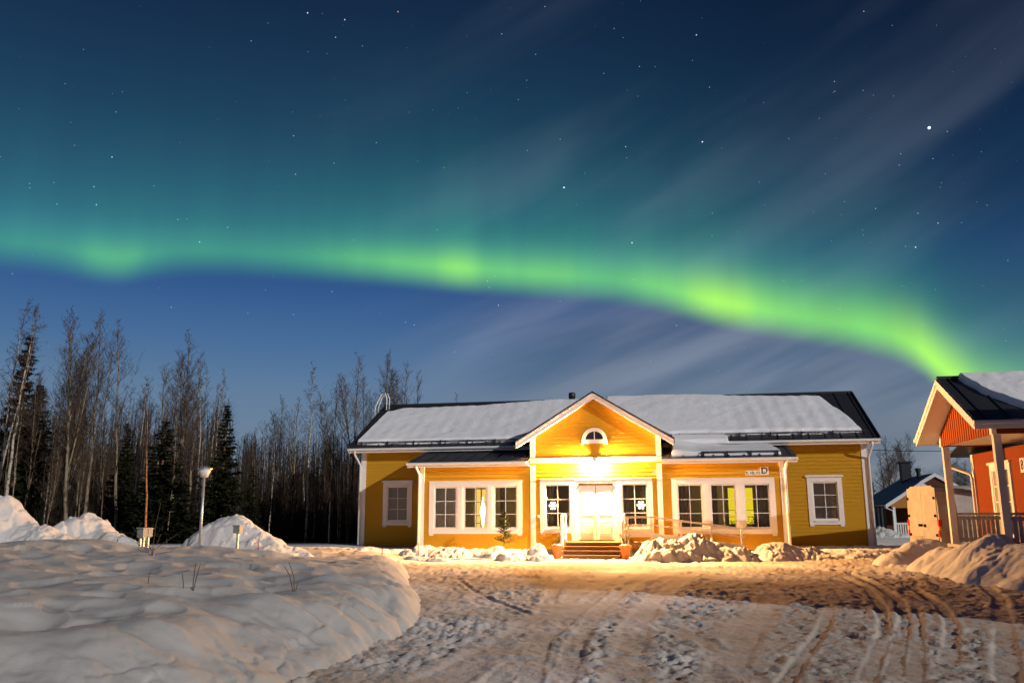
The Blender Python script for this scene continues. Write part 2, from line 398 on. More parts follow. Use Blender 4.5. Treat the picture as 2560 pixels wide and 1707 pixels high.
TRACK_PX = [  # (polyline in photo pixels, half width m, depth m)
    ([(1085, 1700), (1210, 1640), (1357, 1550), (1440, 1495), (1503, 1445), (1560, 1412)], .30, .05),
    ([(1230, 1707), (1330, 1610), (1400, 1560), (1500, 1480), (1600, 1425)], .16, .05),
    ([(1320, 1707), (1345, 1620), (1360, 1540), (1385, 1470), (1420, 1420)], .14, .045),
    ([(1150, 1450), (1200, 1485), (1270, 1515), (1345, 1545)], .07, .06),
    ([(1400, 1707), (1440, 1600), (1500, 1520), (1580, 1460), (1700, 1420)], .14, .04),
    ([(1560, 1707), (1575, 1620), (1590, 1560), (1640, 1490), (1720, 1440)], .20, .03),
    ([(2165, 1700), (2212, 1590), (2205, 1520), (2170, 1470), (2100, 1440)], .10, .07),
    ([(2232, 1690), (2262, 1545), (2250, 1500), (2190, 1460), (2120, 1430)], .10, .08),
    ([(2285, 1700), (2292, 1600), (2290, 1530)], .09, .05),
    ([(2372, 1660), (2380, 1560), (2350, 1510), (2280, 1465)], .10, .06),
    ([(2520, 1707), (2508, 1560), (2500, 1490), (2450, 1455)], .13, .05),
    ([(1800, 1707), (1830, 1640), (1880, 1560), (1930, 1490)], .22, .03),
    ([(1960, 1707), (2010, 1640), (2060, 1570), (2075, 1520)], .09, .05),
    ([(1900, 1707), (1760, 1600), (1640, 1560)], .12, .03),
    ([(1000, 1440), (1300, 1432), (1700, 1440), (2100, 1470), (2560, 1480)], .22, .03),
    ([(1050, 1405), (1400, 1408), (1800, 1408), (2200, 1425), (2560, 1455)], .25, .03),
]
TRACKS = [([gpt(*p) for p in pl], w, d) for pl, w, d in TRACK_PX]
def G(x, y):
    z = G0(x, y)
    u, v = to_uv(x, y)
    near = sstep(46, 30, y) * sstep(3, 5, y)
    lane = np.zeros(np.shape(x)); rut = np.zeros(np.shape(x)); ridge = np.zeros(np.shape(x))
    for pl, w, d in TRACKS:
        dist, _ = poly_dist(x, y, pl)
        dist = dist + .025 * fbm(x * 2, y * 2, 2, 61)
        k = sstep(w * 1.25, w * .75, dist)
        brk = sstep(-.30, .25, fbm(x * .8, y * .8, 3, 81)); k = k * (.45 + .55 * brk)
        rut = np.maximum(rut, k * d * .50); lane = np.maximum(lane, sstep(w * 2.2, w, dist))
        ridge = np.maximum(ridge, np.exp(-((dist - w * 1.45) / (.05 + w * .18)) ** 2) * d * .26 * brk * 1.6 * sstep(.25, .75, vnoise(x * 2.2, y * 2.2, 71)))
    rough = .50 + .50 * sstep(-.25, .35, fbm(x * .55, y * .45, 3, 11))
    # kicked-up clods and foot prints
    d1, r1 = worley(x * 2.6 + .4 * fbm(x * 2, y * 2, 2, 5), y * 2.0, 21)
    cl1 = np.maximum(0, 1 - (d1 / (.22 + .30 * r1)) ** 2) * (r1 > .35)
    d2, r2 = worley(x * 6.5, y * 5.5, 31)
    cl2 = np.maximum(0, 1 - (d2 / (.25 + .25 * r2)) ** 2) * (r2 > .3)
    d3, r3 = worley(x * 3.1 + 9, y * 2.1, 41)
    ft = np.maximum(0, 1 - (d3 / .30) ** 2) * (r3 > .5)
    f1 = fbm(x * 4, y * 3.4, 5, 51, .62)
    ridged = np.abs(fbm(x * 2.2 + 4, y * 3.2, 4, 57, .6))
    b = .80 * (.045 * cl1 ** .7 + .034 * cl2 ** .7 - .055 * ft + .045 * f1 - .05 * ridged) * rough
    b = b * (1 - .72 * lane) + .012 * f1 - rut + ridge
    return z + b * near

def perspective_grid(ts, ys, zf, ymin=5.0):
    Y, Tt = np.meshgrid(ys, ts, indexing='ij'); X = Tt * np.maximum(Y, ymin)
    return X, Y, zf(X, Y)
def grid_mesh(name, X, Y, Z, keep=None):
    nr, nc = X.shape
    v = np.stack([X, Y, Z], -1).reshape(-1, 3)
    idx = np.arange(nr * nc).reshape(nr, nc)
    q = np.stack([idx[:-1, :-1], idx[:-1, 1:], idx[1:, 1:], idx[1:, :-1]], -1).reshape(-1, 4)
    if keep is not None:
        k = keep.reshape(-1)[q].any(1); q = q[k]
        used = np.zeros(len(v), bool); used[q.reshape(-1)] = True; mp = np.cumsum(used) - 1; v = v[used]; q = mp[q]
    me = bpy.data.meshes.new(name)
    me.vertices.add(len(v)); me.vertices.foreach_set('co', v.astype(np.float32).reshape(-1))
    me.loops.add(len(q) * 4); me.loops.foreach_set('vertex_index', q.astype(np.int32).reshape(-1))
    me.polygons.add(len(q)); me.polygons.foreach_set('loop_start', np.arange(0, len(q) * 4, 4, dtype=np.int32))
    me.polygons.foreach_set('loop_total', np.full(len(q), 4, np.int32)); me.polygons.foreach_set('use_smooth', np.ones(len(q), bool))
    me.update(calc_edges=True); me.validate()
    return me
ts = np.concatenate([-np.geomspace(7, .78, 24)[:-1], np.linspace(-.76, .76, 860), np.geomspace(.78, 7, 24)[1:]])
ys = [-60, -30, -12, -4, 0, 2.5, 4, 5, 5.6, 6.1]
while ys[-1] < 46: ys.append(ys[-1] + max(.018, ys[-1] ** 2 / 1400 * .40))
ys += list(np.geomspace(48, 2500, 26))
X, Y, Z = perspective_grid(ts, np.array(ys), G)
gm = grid_mesh('ground', X, Y, Z)
# ground material: packed, sandy snow in the yard, clean snow round it, tree shade painted dark under the wood
yard = sstep(-.5, .9, fbm(X * .35, Y * .35, 3, 91) + .55) * sstep(36.5, 32.5, Y + .19 * X)
u_, v_ = to_uv(X, Y)
yard = yard * sstep(-.4, -1.6, v_) * sstep(18, 14, X)
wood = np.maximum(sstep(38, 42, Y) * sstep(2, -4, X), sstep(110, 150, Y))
dirt = np.clip(.06 + .7 * fbm(X * .9, Y * .7, 4, 95) + .70 * np.exp(-((Y - 22.5 + .30 * X) / 5.0) ** 2) * sstep(-2.5, 1.5, X + .2 * Y - 3), 0, 1)
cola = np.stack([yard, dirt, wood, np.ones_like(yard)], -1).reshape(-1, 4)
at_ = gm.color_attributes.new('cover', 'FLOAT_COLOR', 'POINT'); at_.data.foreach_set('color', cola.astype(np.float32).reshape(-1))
def ground_mat():
    m = bpy.data.materials.new('yard_snow'); m.use_nodes = True; nt = m.node_tree; p = nt.nodes['Principled BSDF']
    p.inputs['Roughness'].default_value = .95; p.inputs['Specular IOR Level'].default_value = .02
    a = nt.nodes.new('ShaderNodeVertexColor'); a.layer_name = 'cover'; s = nt.nodes.new('ShaderNodeSeparateColor'); nt.links.new(a.outputs[0], s.inputs[0])
    t = nt.nodes.new('ShaderNodeTexCoord')
    n = nt.nodes.new('ShaderNodeTexNoise'); n.inputs['Scale'].default_value = 9; n.inputs['Detail'].default_value = 6; n.inputs['Roughness'].default_value = .7
    nt.links.new(t.outputs['Object'], n.inputs['Vector'])
    def mix(f, c1, c2):
        x = nt.nodes.new('ShaderNodeMix'); x.data_type = 'RGBA'
        nt.links.new(f, x.inputs[0])
        for q, i in ((c1, 6), (c2, 7)):
            if isinstance(q, tuple): x.inputs[i].default_value = (*q, 1)
            else: nt.links.new(q, x.inputs[i])
        return x.outputs[2]
    mm = nt.nodes.new('ShaderNodeMath'); mm.operation = 'MULTIPLY_ADD'; nt.links.new(n.outputs['Fac'], mm.inputs[0]); mm.inputs[1].default_value = 1.5; mm.inputs[2].default_value = -.75
    ad = nt.nodes.new('ShaderNodeMath'); ad.operation = 'ADD'; ad.use_clamp = True; nt.links.new(mm.outputs[0], ad.inputs[0]); nt.links.new(s.outputs[1], ad.inputs[1])
    yardc = mix(ad.outputs[0], (.47, .415, .36), (.36, .285, .215))
    c1 = mix(s.outputs[0], (.80, .80, .80), yardc)
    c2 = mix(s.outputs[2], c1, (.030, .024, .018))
    nt.links.new(c2, p.inputs['Base Color'])
    n2 = nt.nodes.new('ShaderNodeTexNoise'); n2.inputs['Scale'].default_value = 30; n2.inputs['Detail'].default_value = 6; nt.links.new(t.outputs['Object'], n2.inputs['Vector'])
    b = nt.nodes.new('ShaderNodeBump'); b.inputs['Strength'].default_value = .4; b.inputs['Distance'].default_value = .025
    nt.links.new(n2.outputs['Fac'], b.inputs['Height']); nt.links.new(b.outputs[0], p.inputs['Normal'])
    return m
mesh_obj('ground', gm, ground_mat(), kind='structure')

# foreground snow bank: a raised field left of the yard
EDG = [(-30, 5.0), (-10, 5.7), (-6, 6.0), (-4.3, 6.1), (-3.0, 6.6), (-2.6, 7.4), (-2.25, 8.4), (-2.15, 9.6), (-2.0, 10.7), (-1.78, 11.9), (-1.52, 13.2), (-1.5, 14.3), (-1.7, 16.3), (-2.2, 19.8), (-2.85, 23.6), (-3.55, 27.9), (-4.1, 31), (-5.5, 40)]
def bank_raw(x, y):
    d, side = poly_dist(x, y, EDG)
    wob = .16 * fbm(x * .9, y * .9, 3, 101) + .07 * fbm(x * 3, y * 3, 3, 103)
    s = np.where(side > 0, d, -d) + wob * (1 - .5 * sstep(0, 4, d))
    lam = 2.0 - .95 * sstep(9, 13, y)
    hm = .50 + .35 * sstep(-2, -8.5, x) + .29 * np.exp(-((x + 11.2) / 1.7) ** 2 - ((y - 20.5) / 5) ** 2) + .10 * np.exp(-((x + 4) / 2.5) ** 2 - ((y - 9.5) / 2.2) ** 2)
    hm = hm - .36 * sstep(21.5, 25, y) * sstep(-2, -6, x)
    q = np.clip(s / lam, 0, 1); h = hm * (1 - (1 - q) ** (1.7 + .6 * sstep(9, 13, y))) + (.10 * np.exp(-((s - 1.15) / .55) ** 2) - .17 * np.exp(-((s - 2.35) / .6) ** 2)) * sstep(11, 8.5, y) * sstep(-2.4, -3.6, x) * (.55 + .9 * vnoise(x * .8, y * .8, 131))
    ins = sstep(.1, 1.6, s)
    und = .13 * fbm(x * .42, y * .62, 3, 111) + .085 * fbm(x * 1.0, y * 1.25, 3, 113) * ins
    dim, rd = worley(x * 1.05, y * .95, 117); und = und - .07 * np.maximum(0, 1 - (dim / .42) ** 2) * (rd > .35) * sstep(1.2, 2.4, s)
    dim2, rd2 = worley(x * 1.7 + .3 * fbm(x, y, 2, 118), y * 1.5, 119); und = und - .045 * np.maximum(0, 1 - (dim2 / .40) ** 2) * (rd2 > .55) * sstep(.6, 1.6, s)
    face = sstep(0, .25, s) * sstep(2.8, 1.4, s)
    kk, _ = chunks(x * 1.7 + .5 * fbm(x * 2, y * 2, 3, 7), y * 1.7 + .5 * fbm(x * 2 + 3, y * 2, 3, 8), 129)
    low_ = sstep(1.5, .5, s)
    und = und + face * (.03 * (kk - .3) * low_ + .055 * fbm(x * 1.3, y * 1.0, 3, 125) + .02 * np.abs(fbm(x * 3.5, y * 3.5, 3, 126)) * low_)
    gou = np.abs(fbm(y * 2.4 + x * .5, x * .35 - y * .2, 3, 141)) * sstep(8.5, 11, y)
    und = und - sstep(.1, .35, s) * sstep(1.25, .55, s) * .13 * gou + .004 * fbm(x * 9, y * 9, 3, 127)
    return h + und * sstep(-.05, .35, s), s
def bank(x, y):
    h, s = bank_raw(x, y)
    back = sstep(34, 30, y)
    return np.where(s > -.5, h * back + (1 - back) * (G0(x, y) - .05), -.4) - .30 * sstep(.12, -.5, s)
tb = np.concatenate([-np.geomspace(3.5, .72, 40)[:-1], np.linspace(-.71, .02, 560)])
yb = [3.0, 3.6, 4.2, 4.8]
while yb[-1] < 34: yb.append(yb[-1] + max(.03, yb[-1] ** 2 / 1400 * .55))
X, Y, Z = perspective_grid(tb, np.array(yb), bank, 3.0)
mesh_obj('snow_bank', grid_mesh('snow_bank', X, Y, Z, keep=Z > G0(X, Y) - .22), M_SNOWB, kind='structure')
def top_z(x, y):
    a = np.array([float(x)]); b = np.array([float(y)])
    return float(max(G(a, b)[0], bank(a, b)[0]))
def hit(px, py, y0=5., y1=60.):
    """where the line of sight through a photo pixel meets the snow"""
    d = ray(px, py); yy = np.arange(y0, y1, .05); t = yy / d.y
    xs, zs = t * d.x, CH + t * d.z
    h = np.maximum(G0(xs, yy), bank(xs, yy)); k = np.argmax(zs < h)
    return Vector((xs[k], yy[k], h[k]))

# snow heaps: each a thing of its own
def heap(label, cat_group, lumps, seed, clod=.5, res=.035, edge=.15, fine=1.0):
    """lumps: (x, y, rx, ry, height[, rotation]) in metres"""
    x0 = min(l[0] - l[2] * 1.5 for l in lumps); x1 = max(l[0] + l[2] * 1.5 for l in lumps)
    y0 = min(l[1] - max(l[3], 0) * 1.6 for l in lumps); y1 = max(l[1] + l[3] * 1.6 for l in lumps)
    cx, cy = (x0 + x1) / 2, (y0 + y1) / 2
    xs = np.arange(x0, x1, res); ys_ = np.arange(y0, y1, res); X, Y = np.meshgrid(xs, ys_)
    wx = X + (.08 + .2 * clod) * fbm(X * 1.4, Y * 1.4, 3, seed); wy = Y + (.06 + .18 * clod) * fbm(X * 1.4 + 5, Y * 1.4, 3, seed + 1)
    h = np.zeros_like(X)
    for l in lumps:
        r = np.hypot((wx - l[0]) / l[2], (wy - l[1]) / l[3])
        h = h + (l[4] * np.exp(-(r * 1.12) ** 2 * (1 + .35 * r * r))) ** 2.6
    h = np.maximum(h ** (1 / 2.6) * 1.04 - .045, 0)
    hm = max(l[4] for l in lumps)
    m = sstep(0, .25 * hm, h)
    wq, wr = .30 * fbm(X * 2.3, Y * 2.3, 3, seed + 11), .30 * fbm(X * 2.3 + 7, Y * 2.3, 3, seed + 12)
    k1, _ = chunks(X * 1.5 + wq, Y * 1.5 + wr, seed + 2); k2, _ = chunks(X * 3.6 + wq * 1.6, Y * 3.6 + wr * 1.6, seed + 3)
    pat = sstep(-.25, .25, fbm(X * .8, Y * .8, 2, seed + 21))
    k3, _ = chunks(X * 8 + wq * 2, Y * 8 + wr * 2, seed + 8)
    h = h + m * clod * (.22 * min(1, clod * 1.6) * (k1 - .3) + (.15 * (k2 - .3) + .045 * (k3 - .3)) * pat + .16 * fbm(X * 2.0, Y * 2.0, 5, seed + 4, .58))
    h = h + m * (.09 * fbm(X * 1.1, Y * 1.1, 3, seed + 5) + fine * .012 * fbm(X * 9, Y * 9, 3, seed + 6))
    base = np.maximum(G0(X, Y), np.where(bank_raw(X, Y)[1] > 0, bank(X, Y), -1))
    keep = h > .0
    Z = base + h - .13 * (1 - sstep(0, .12, h))
    zc = float(G0(np.array([cx]), np.array([cy]))[0])
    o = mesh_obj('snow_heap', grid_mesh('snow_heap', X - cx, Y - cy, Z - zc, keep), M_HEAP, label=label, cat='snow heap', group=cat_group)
    o.location = (cx, cy, zc)
    return o
GH = 'ploughed snow heaps round the yard'
def hx(px, Y): return at(px, 1340, Y).x
heap('large clod-strewn snow heap over the ramp right of the door steps', GH, [(hx(1640, 31.9), 31.9, .95, .9, .70), (hx(1735, 32), 32.0, 1.5, 1.05, .86), (hx(1668, 31.2), 31.0, 1.15, .6, .38), (hx(1820, 31.6), 31.5, 1.1, .8, .42)], 201, .75)
heap('smooth snow heap at the corner of the right bay, under its downpipe', GH, [(hx(1935, 31.8), 31.8, 1.05, .9, .60), (hx(2010, 31.6), 31.6, 1.1, .8, .36)], 211, .35)
heap('low long snow ridge before the right end of the yellow house', GH, [(hx(2060, 31.6), 31.4, 1.1, .7, .24), (hx(2130, 31.4), 31.2, 1.1, .7, .24), (hx(2190, 31.2), 31.0, .9, .6, .20)], 221, .4)
heap('broken snow heap between the small fir and the left flower pot', GH, [(hx(1335, 32.6), 32.6, .65, .75, .58), (hx(1280, 32), 32.0, .8, .6, .30), (hx(1350, 31.6), 31.6, .6, .5, .26)], 231, .8)
heap('crumbly low snow ridge under the left triple window', GH, [(hx(1050, 34.6), 34.6, .9, .7, .26), (hx(1110, 34.4), 34.4, 1.0, .7, .30), (hx(1180, 34.1), 34.1, 1.0, .7, .28), (hx(1240, 33.8), 33.9, .9, .6, .26)], 241, .5)
heap('thin ploughed ridge in front of the left bay, nearer the yard', GH, [(hx(1030, 31.6), 31.6, .7, .4, .13), (hx(1090, 31.5), 31.5, 1.0, .4, .16), (hx(1160, 31.2), 31.2, .7, .4, .13)], 251, .25)
heap('rounded drift against the left corner of the yellow house', GH, [(hx(925, 35.2), 35.2, 1.3, .8, .20)], 255, .1)
heap('snow heap behind which the van is parked', GH, [(hx(2290, 27.8), 27.8, 1.0, 1.0, .74), (hx(2235, 27.4), 27.5, .8, .8, .34), (hx(2345, 27.6), 27.5, .8, .9, .62)], 261, .25)
heap('broad snow bank in front of the red cabin porch', GH, [(hx(2370, 24.2), 24.4, .95, 1.2, .64), (hx(2430, 23.2), 23.2, 1.15, 1.1, .78), (hx(2490, 21.8), 21.9, 1.2, 1.0, 1.02), (hx(2570, 20.8), 20.8, 1.6, 1.2, .85), (hx(2700, 19.9), 19.8, 2.0, 1.4, .9)], 271, .3)
heap('tallest jagged snow heap at the left edge below the birches', GH, [(hx(-40, 28.6), 28.6, 2.4, 1.5, 1.45), (hx(5, 28.2), 28.2, 1.1, 1.2, 1.55), (hx(90, 28), 28.0, 1.8, 1.2, .92)], 281, .55)
heap('blocky snow heap between the tallest heap and the pair of grey boxes', GH, [(hx(175, 29), 29.0, 1.1, 1.1, 1.10), (hx(235, 29.2), 29.2, 1.2, 1.1, 1.02), (hx(290, 28.6), 28.6, 1.1, 1.0, .62), (hx(130, 28.4), 28.5, 1.0, .9, .7)], 291, .6)
heap('rounded snow heap right of the lamp post, behind the single grey box', GH, [(hx(575, 29), 29.2, 1.35, 1.2, 1.08), (hx(520, 28.6), 28.8, 1.0, 1.0, .72), (hx(640, 28.8), 28.8, 1.4, 1.0, .62), (hx(710, 28.6), 28.6, 1.1, .8, .34)], 301, .45)
heap('small snow drift before the far cabin', GH, [(hx(2200, 47), 47, 1.0, .9, .55), (hx(2228, 47), 46.6, .9, .7, .3)], 311, .4)

# ================================================================== yellow house
house = empty('yellow_house', (HX, HY, 0), -YAW, label='long yellow clapboard house with snowy dark roof and lit front door', cat='house')
L, E_, Gg, DV = 10.85, 7.30, 2.64, 2.505          # half lengths of main block, bay, gable front; depth of the bay
RV, RW, EV, EW = 6.674, 7.10, 1.884, 4.608        # ridge and front eave
SL = (RW - EW) / (RV - EV)
BV = 2 * RV - EV
def roofz(v): return EW + SL * (v - EV) if v <= RV else RW - SL * (v - RV)
def siding(b, w0, w1, uspan, holes, place, course=.15, lip=.024):
    """clapboard courses; uspan(w)->(u0,u1); holes (u0,u1,w0,w1); place(u, out, w)->point"""
    k = 0; w = w0
    cuts = sorted({h[2] for h in holes} | {h[3] for h in holes})
    while w < w1 - 1e-6:
        wt = min(w + course, w1)
        ws = [w] + [q for q in cuts if w + 1e-4 < q < wt - 1e-4] + [wt]
        for a, c_ in zip(ws[:-1], ws[1:]):
            mid_ = (a + c_) / 2; u0a, u1a = uspan(a); u0c, u1c = uspan(c_)
            segs = [(u0a, u1a, u0c, u1c)]
            for hu0, hu1, hw0, hw1 in holes:
                if hw0 < mid_ < hw1:
                    ns = []
                    for s0, s1, t0, t1 in segs:
                        if hu1 <= s0 or hu0 >= s1: ns.append((s0, s1, t0, t1)); continue
                        if hu0 > s0: ns.append((s0, hu0, t0, hu0))
                        if hu1 < s1: ns.append((hu1, s1, hu1, t1))
                    segs = ns
            oa = lip * (1 - (a - w) / course); oc = lip * (1 - (c_ - w) / course)
            for s0, s1, t0, t1 in segs:
                if s1 - s0 < .005: continue
                b.face(place(s0, oa, a), place(s1, oa, a), place(t1, oc, c_), place(t0, oc, c_))
                if a == w: b.face(place(s0, 0, a), place(s1, 0, a), place(s1, oa, a), place(s0, oa, a))
        w = wt
WINS = {  # opening rectangles (u0,u1,w0,w1)
    'L': [(-6.70, -3.20, 1.08, 2.79)], 'R': [(3.20, 6.70, 1.08, 2.79)], 'CL': [(-2.05, -1.03, 1.10, 2.84)], 'CR': [(1.03, 2.05, 1.10, 2.84)],
    'ML': [(-9.62, -8.64, 1.37, 2.92)], 'MR': [(8.64, 9.62, 1.37, 2.92)]}
DOORH = [(-.70, .70, .62, 2.80)]
HA, HS = 6.33, .6086                               # underside apex of the gable front, slope
b = B()
fr = lambda u, o, w: (u, -o, w)
siding(b, .3, 3.80, lambda w: (-E_, E_), WINS['L'] + WINS['R'] + WINS['CL'] + WINS['CR'] + DOORH, fr)
siding(b, 3.80, HA - .12, lambda w: (-min(Gg, (HA - w) / HS), min(Gg, (HA - w) / HS)), [(-.36, .36, 4.62, 5.02)], fr)
mn = lambda u, o, w: (u, DV - o, w)
siding(b, .3, 4.46, lambda w: (-L, -E_), WINS['ML'], mn)
siding(b, .3, 4.46, lambda w: (E_, L), WINS['MR'], mn)
siding(b, 3.6, 4.46, lambda w: (-E_, -Gg), [], mn); siding(b, 3.6, 4.46, lambda w: (Gg, E_), [], mn)
for sgn in (-1, 1):                                # side walls of the bay, gable cheeks, house ends
    b.face((sgn * E_, 0, .3), (sgn * E_, DV, .3), (sgn * E_, DV, 4.2), (sgn * E_, 0, 3.66))
    b.face((sgn * Gg, 0, 3.6), (sgn * Gg, 4.2, 3.6), (sgn * Gg, 4.2, 4.7), (sgn * Gg, 0, 4.7))
    siding(b, .3, roofz(DV) - .1, lambda w: (DV, BV - (DV - EV)), [], lambda v, o, w, s=sgn: (s * (L + o), v, w))
    siding(b, roofz(DV) - .1, RW - .2, lambda w: (EV + (w + .14 - EW) / SL, BV - (w + .14 - EW) / SL), [], lambda v, o, w, s=sgn: (s * (L + o), v, w))
b.face((-L, BV - .6, .3), (L, BV - .6, .3), (L, BV - .6, 4.46), (-L, BV - .6, 4.46))
b.build('wall', M_YEL, house)
pl = B(); pl.box(-E_ - .0, E_, .02, DV, .0, .3); pl.box(-L, L, DV + .02, BV - .62, .0, .3)
pl.build('plinth', mat('concrete', (.20, .19, .18), .9), house)
# interior: a closed dim room behind the bay and the gable windows
rm = B()
for u0, u1 in ((-E_ + .02, -Gg - .04), (-Gg + .04, Gg - .04), (Gg + .04, E_ - .02)):
    v0, v1 = .03, 4.4 if abs(u0 + u1) < 1 else DV + 1.2
    rm.face((u0, v1, .5), (u1, v1, .5), (u1, v1, 3.4), (u0, v1, 3.4)); rm.face((u0, v0, .5), (u1, v0, .5), (u1, v1, .5), (u0, v1, .5))
    rm.face((u0, v0, 3.4), (u1, v0, 3.4), (u1, v1, 3.4), (u0, v1, 3.4)); rm.face((u0, v0, .5), (u0, v1, .5), (u0, v1, 3.4), (u0, v0, 3.4)); rm.face((u1, v0, .5), (u1, v1, .5), (u1, v1, 3.4), (u1, v0, 3.4))
rm.build('room', M_ROOM, house)

# trim
def board(u0, u1, w0, w1, v=0, th=.035):
    q_ = B(); q_.box(u0, u1, v - th, v - .0005, w0, w1); return q_
for s in (-1, 1):
    a, c_ = sorted((s * (Gg - .20), s * (Gg + .005)))
    board(a, c_, .35, 3.62, 0, .046).build('corner_board', M_WHITE, house); board(a, c_, 3.91, 4.74, 0, .046).build('corner_board', M_WHITE, house)
    a, c_ = sorted((s * (E_ - .17), s * (E_ + .03))); board(a, c_, .35, 3.6, 0, .040).build('corner_board', M_WHITE, house)
    a, c_ = sorted((s * (L - .20), s * (L + .04))); t = board(a, c_, .30, 4.46, DV, .042)
    t.box(*sorted((s * (L + .015), s * (L + .045))), DV - .042, DV + .16, .30, 4.46); t.build('corner_board', M_WHITE, house)
t = B(); t.box(-Gg - .02, Gg + .02, -.052, -.0005, 3.70, 3.875); t.box(-Gg - .03, Gg + .03, -.066, -.0005, 3.878, 3.90)
t.build('belt_trim', M_WHITE, house)
# gable front: bargeboards, soffit
def rake(b, y0, y1, off0, off1, ua=3.17, apex=6.50, ew=4.57):
    """sloping board on both sides of the gable; offsets measured down from the roof line"""
    for s in (-1, 1):
        b.hexa([(0, y0, apex - off1), (s * ua, y0, ew - off1), (s * ua, y1, ew - off1), (0, y1, apex - off1)], [(0, y0, apex - off0), (s * ua, y0, ew - off0), (s * ua, y1, ew - off0), (0, y1, apex - off0)])
r_ = B(); rake(r_, -.455, -.42, .03, .28); rake(r_, -.485, -.457, .0, .115); r_.build('bargeboard', M_WHITE, house)
r_ = B(); rake(r_, -.418, .01, .20, .235); r_.build('soffit', M_WHITE, house)
# roofs: dark sheet with standing seams
def roof_slab(b, quad, th=.05):
    q = [Vector(p) for p in quad]; n = (q[1] - q[0]).cross(q[3] - q[0]).normalized()
    if n.z < 0: n = -n
    b.hexa([p - n * th for p in q], q)
roof = B()
roof_slab(roof, [(-11.28, EV, EW), (11.28, EV, EW), (11.28, RV, RW), (-11.28, RV, RW)])
roof_slab(roof, [(-11.28, BV, EW), (11.28, BV, EW), (11.28, RV, RW), (-11.28, RV, RW)])
us = -11.2
while us < 11.25:
    for sv in (0, 1):
        v0 = EV if sv == 0 else BV
        roof.hexa([(us - .014, v0, EW - .005), (us + .014, v0, EW - .005), (us + .014, RV, RW - .005), (us - .014, RV, RW - .005)], [(us - .014, v0, EW + .045), (us + .014, v0, EW + .045), (us + .014, RV, RW + .045), (us - .014, RV, RW + .045)])
    us += .62
roof.tube([(-11.29, RV, RW + .02), (11.29, RV, RW + .02)], .07, 6)
for s in (-1, 1):
    roof.hexa([(s * 11.29, EV - .01, EW - .06), (s * 11.33, EV - .01, EW - .06), (s * 11.33, RV, RW - .06), (s * 11.29, RV, RW - .06)], [(s * 11.29, EV - .01, EW + .07), (s * 11.33, EV - .01, EW + .07), (s * 11.33, RV, RW + .07), (s * 11.29, RV, RW + .07)])
roof_o = roof.build('roof', M_ROOF, house)
# gable cross roof and lean-to roofs
xr = B()
for s in (-1, 1):
    roof_slab(xr, [(0, -.50, 6.53), (s * 3.20, -.50, 4.58), (s * 3.20, 3.0, 4.58), (0, 5.8, 6.53)], .06)
xr.build('gable_roof', M_ROOF, house)
LW0, LW1 = 3.80, 4.46                                # lean-to: front eave and top
for s in (-1, 1):
    lr = B()
    roof_slab(lr, [(s * 7.75, -.46, LW0), (s * (Gg + .01), -.46, LW0), (s * (Gg + .01), DV, LW1), (s * 7.75, DV, LW1)], .045)
    uu = Gg + .3
    while uu < 7.75:
        sl = (LW1 - LW0) / (DV + .46)
        lr.hexa([(s * uu - .013, -.46, LW0), (s * uu + .013, -.46, LW0), (s * uu + .013, DV, LW1), (s * uu - .013, DV, LW1)], [(s * uu - .013, -.46, LW0 + .045), (s * uu + .013, -.46, LW0 + .045), (s * uu + .013, DV, LW1 + .045), (s * uu - .013, DV, LW1 + .045)])
        uu += .58
    lr.build('lean_to_roof', M_ROOF, house)
# eaves: fascia, gutter, soffit
for s in (-1, 1):
    t = B(); a, c_ = sorted((s * 2.7, s * 11.3))
    t.box(a, c_, EV + .0, EV + .035, EW - .21, EW - .055)
    t.box(a, c_, EV + .036, DV, EW - .185, EW - .16)
    t.build('fascia', M_WHITE, house); t = B()
    a, c_ = sorted((s * (Gg + .02), s * 7.76)); t.box(a, c_, -.45, -.415, LW0 - .23, LW0 - .05); t.box(a, c_, -.414, -.01, LW0 - .20, LW0 - .175)
    t.hexa([(s * 7.72, -.41, LW0 - .22), (s * 7.76, -.41, LW0 - .22), (s * 7.76, DV, LW1 - .22), (s * 7.72, DV, LW1 - .22)], [(s * 7.72, -.41, LW0 - .05), (s * 7.76, -.41, LW0 - .05), (s * 7.76, DV, LW1 - .05), (s * 7.72, DV, LW1 - .05)])
    t.build('fascia', M_WHITE, house); t = B()
    for v0, v1 in ((EV, RV), (BV, RV)):
        t.hexa([(s * 11.25, v0, EW - .22), (s * 11.285, v0, EW - .22), (s * 11.285, v1, RW - .22), (s * 11.25, v1, RW - .22)], [(s * 11.25, v0, EW - .055), (s * 11.285, v0, EW - .055), (s * 11.285, v1, RW - .055), (s * 11.25, v1, RW - .055)])
    t.build('verge_board', M_WHITE, house)
for s in (-1, 1):
    g = B(); g.tube([(s * 2.75, EV - .06, EW - .075), (s * 11.3, EV - .06, EW - .075)], .06, 8)
    g.build('gutter', M_WHITE, house)
    g = B(); g.tube([(s * (Gg + .08), -.51, LW0 - .09), (s * 7.78, -.51, LW0 - .09)], .06, 8); g.build('gutter', M_WHITE, house)
for s in (-1, 1):
    p = B(); p.tube([(s * 10.98, EV - .05, EW - .14), (s * 10.98, EV - .02, EW - .28), (s * 10.90, DV - .09, EW - .75), (s * 10.90, DV - .09, .35)], .05, 8); p.build('downpipe', M_WHITE, house, True)
    p = B(); p.tube([(s * 7.36, -.50, LW0 - .14), (s * 7.36, -.48, LW0 - .22), (s * 7.33, -.09, LW0 - .50), (s * 7.33, -.09, .4)], .05, 8); p.build('downpipe', M_WHITE, house, True)
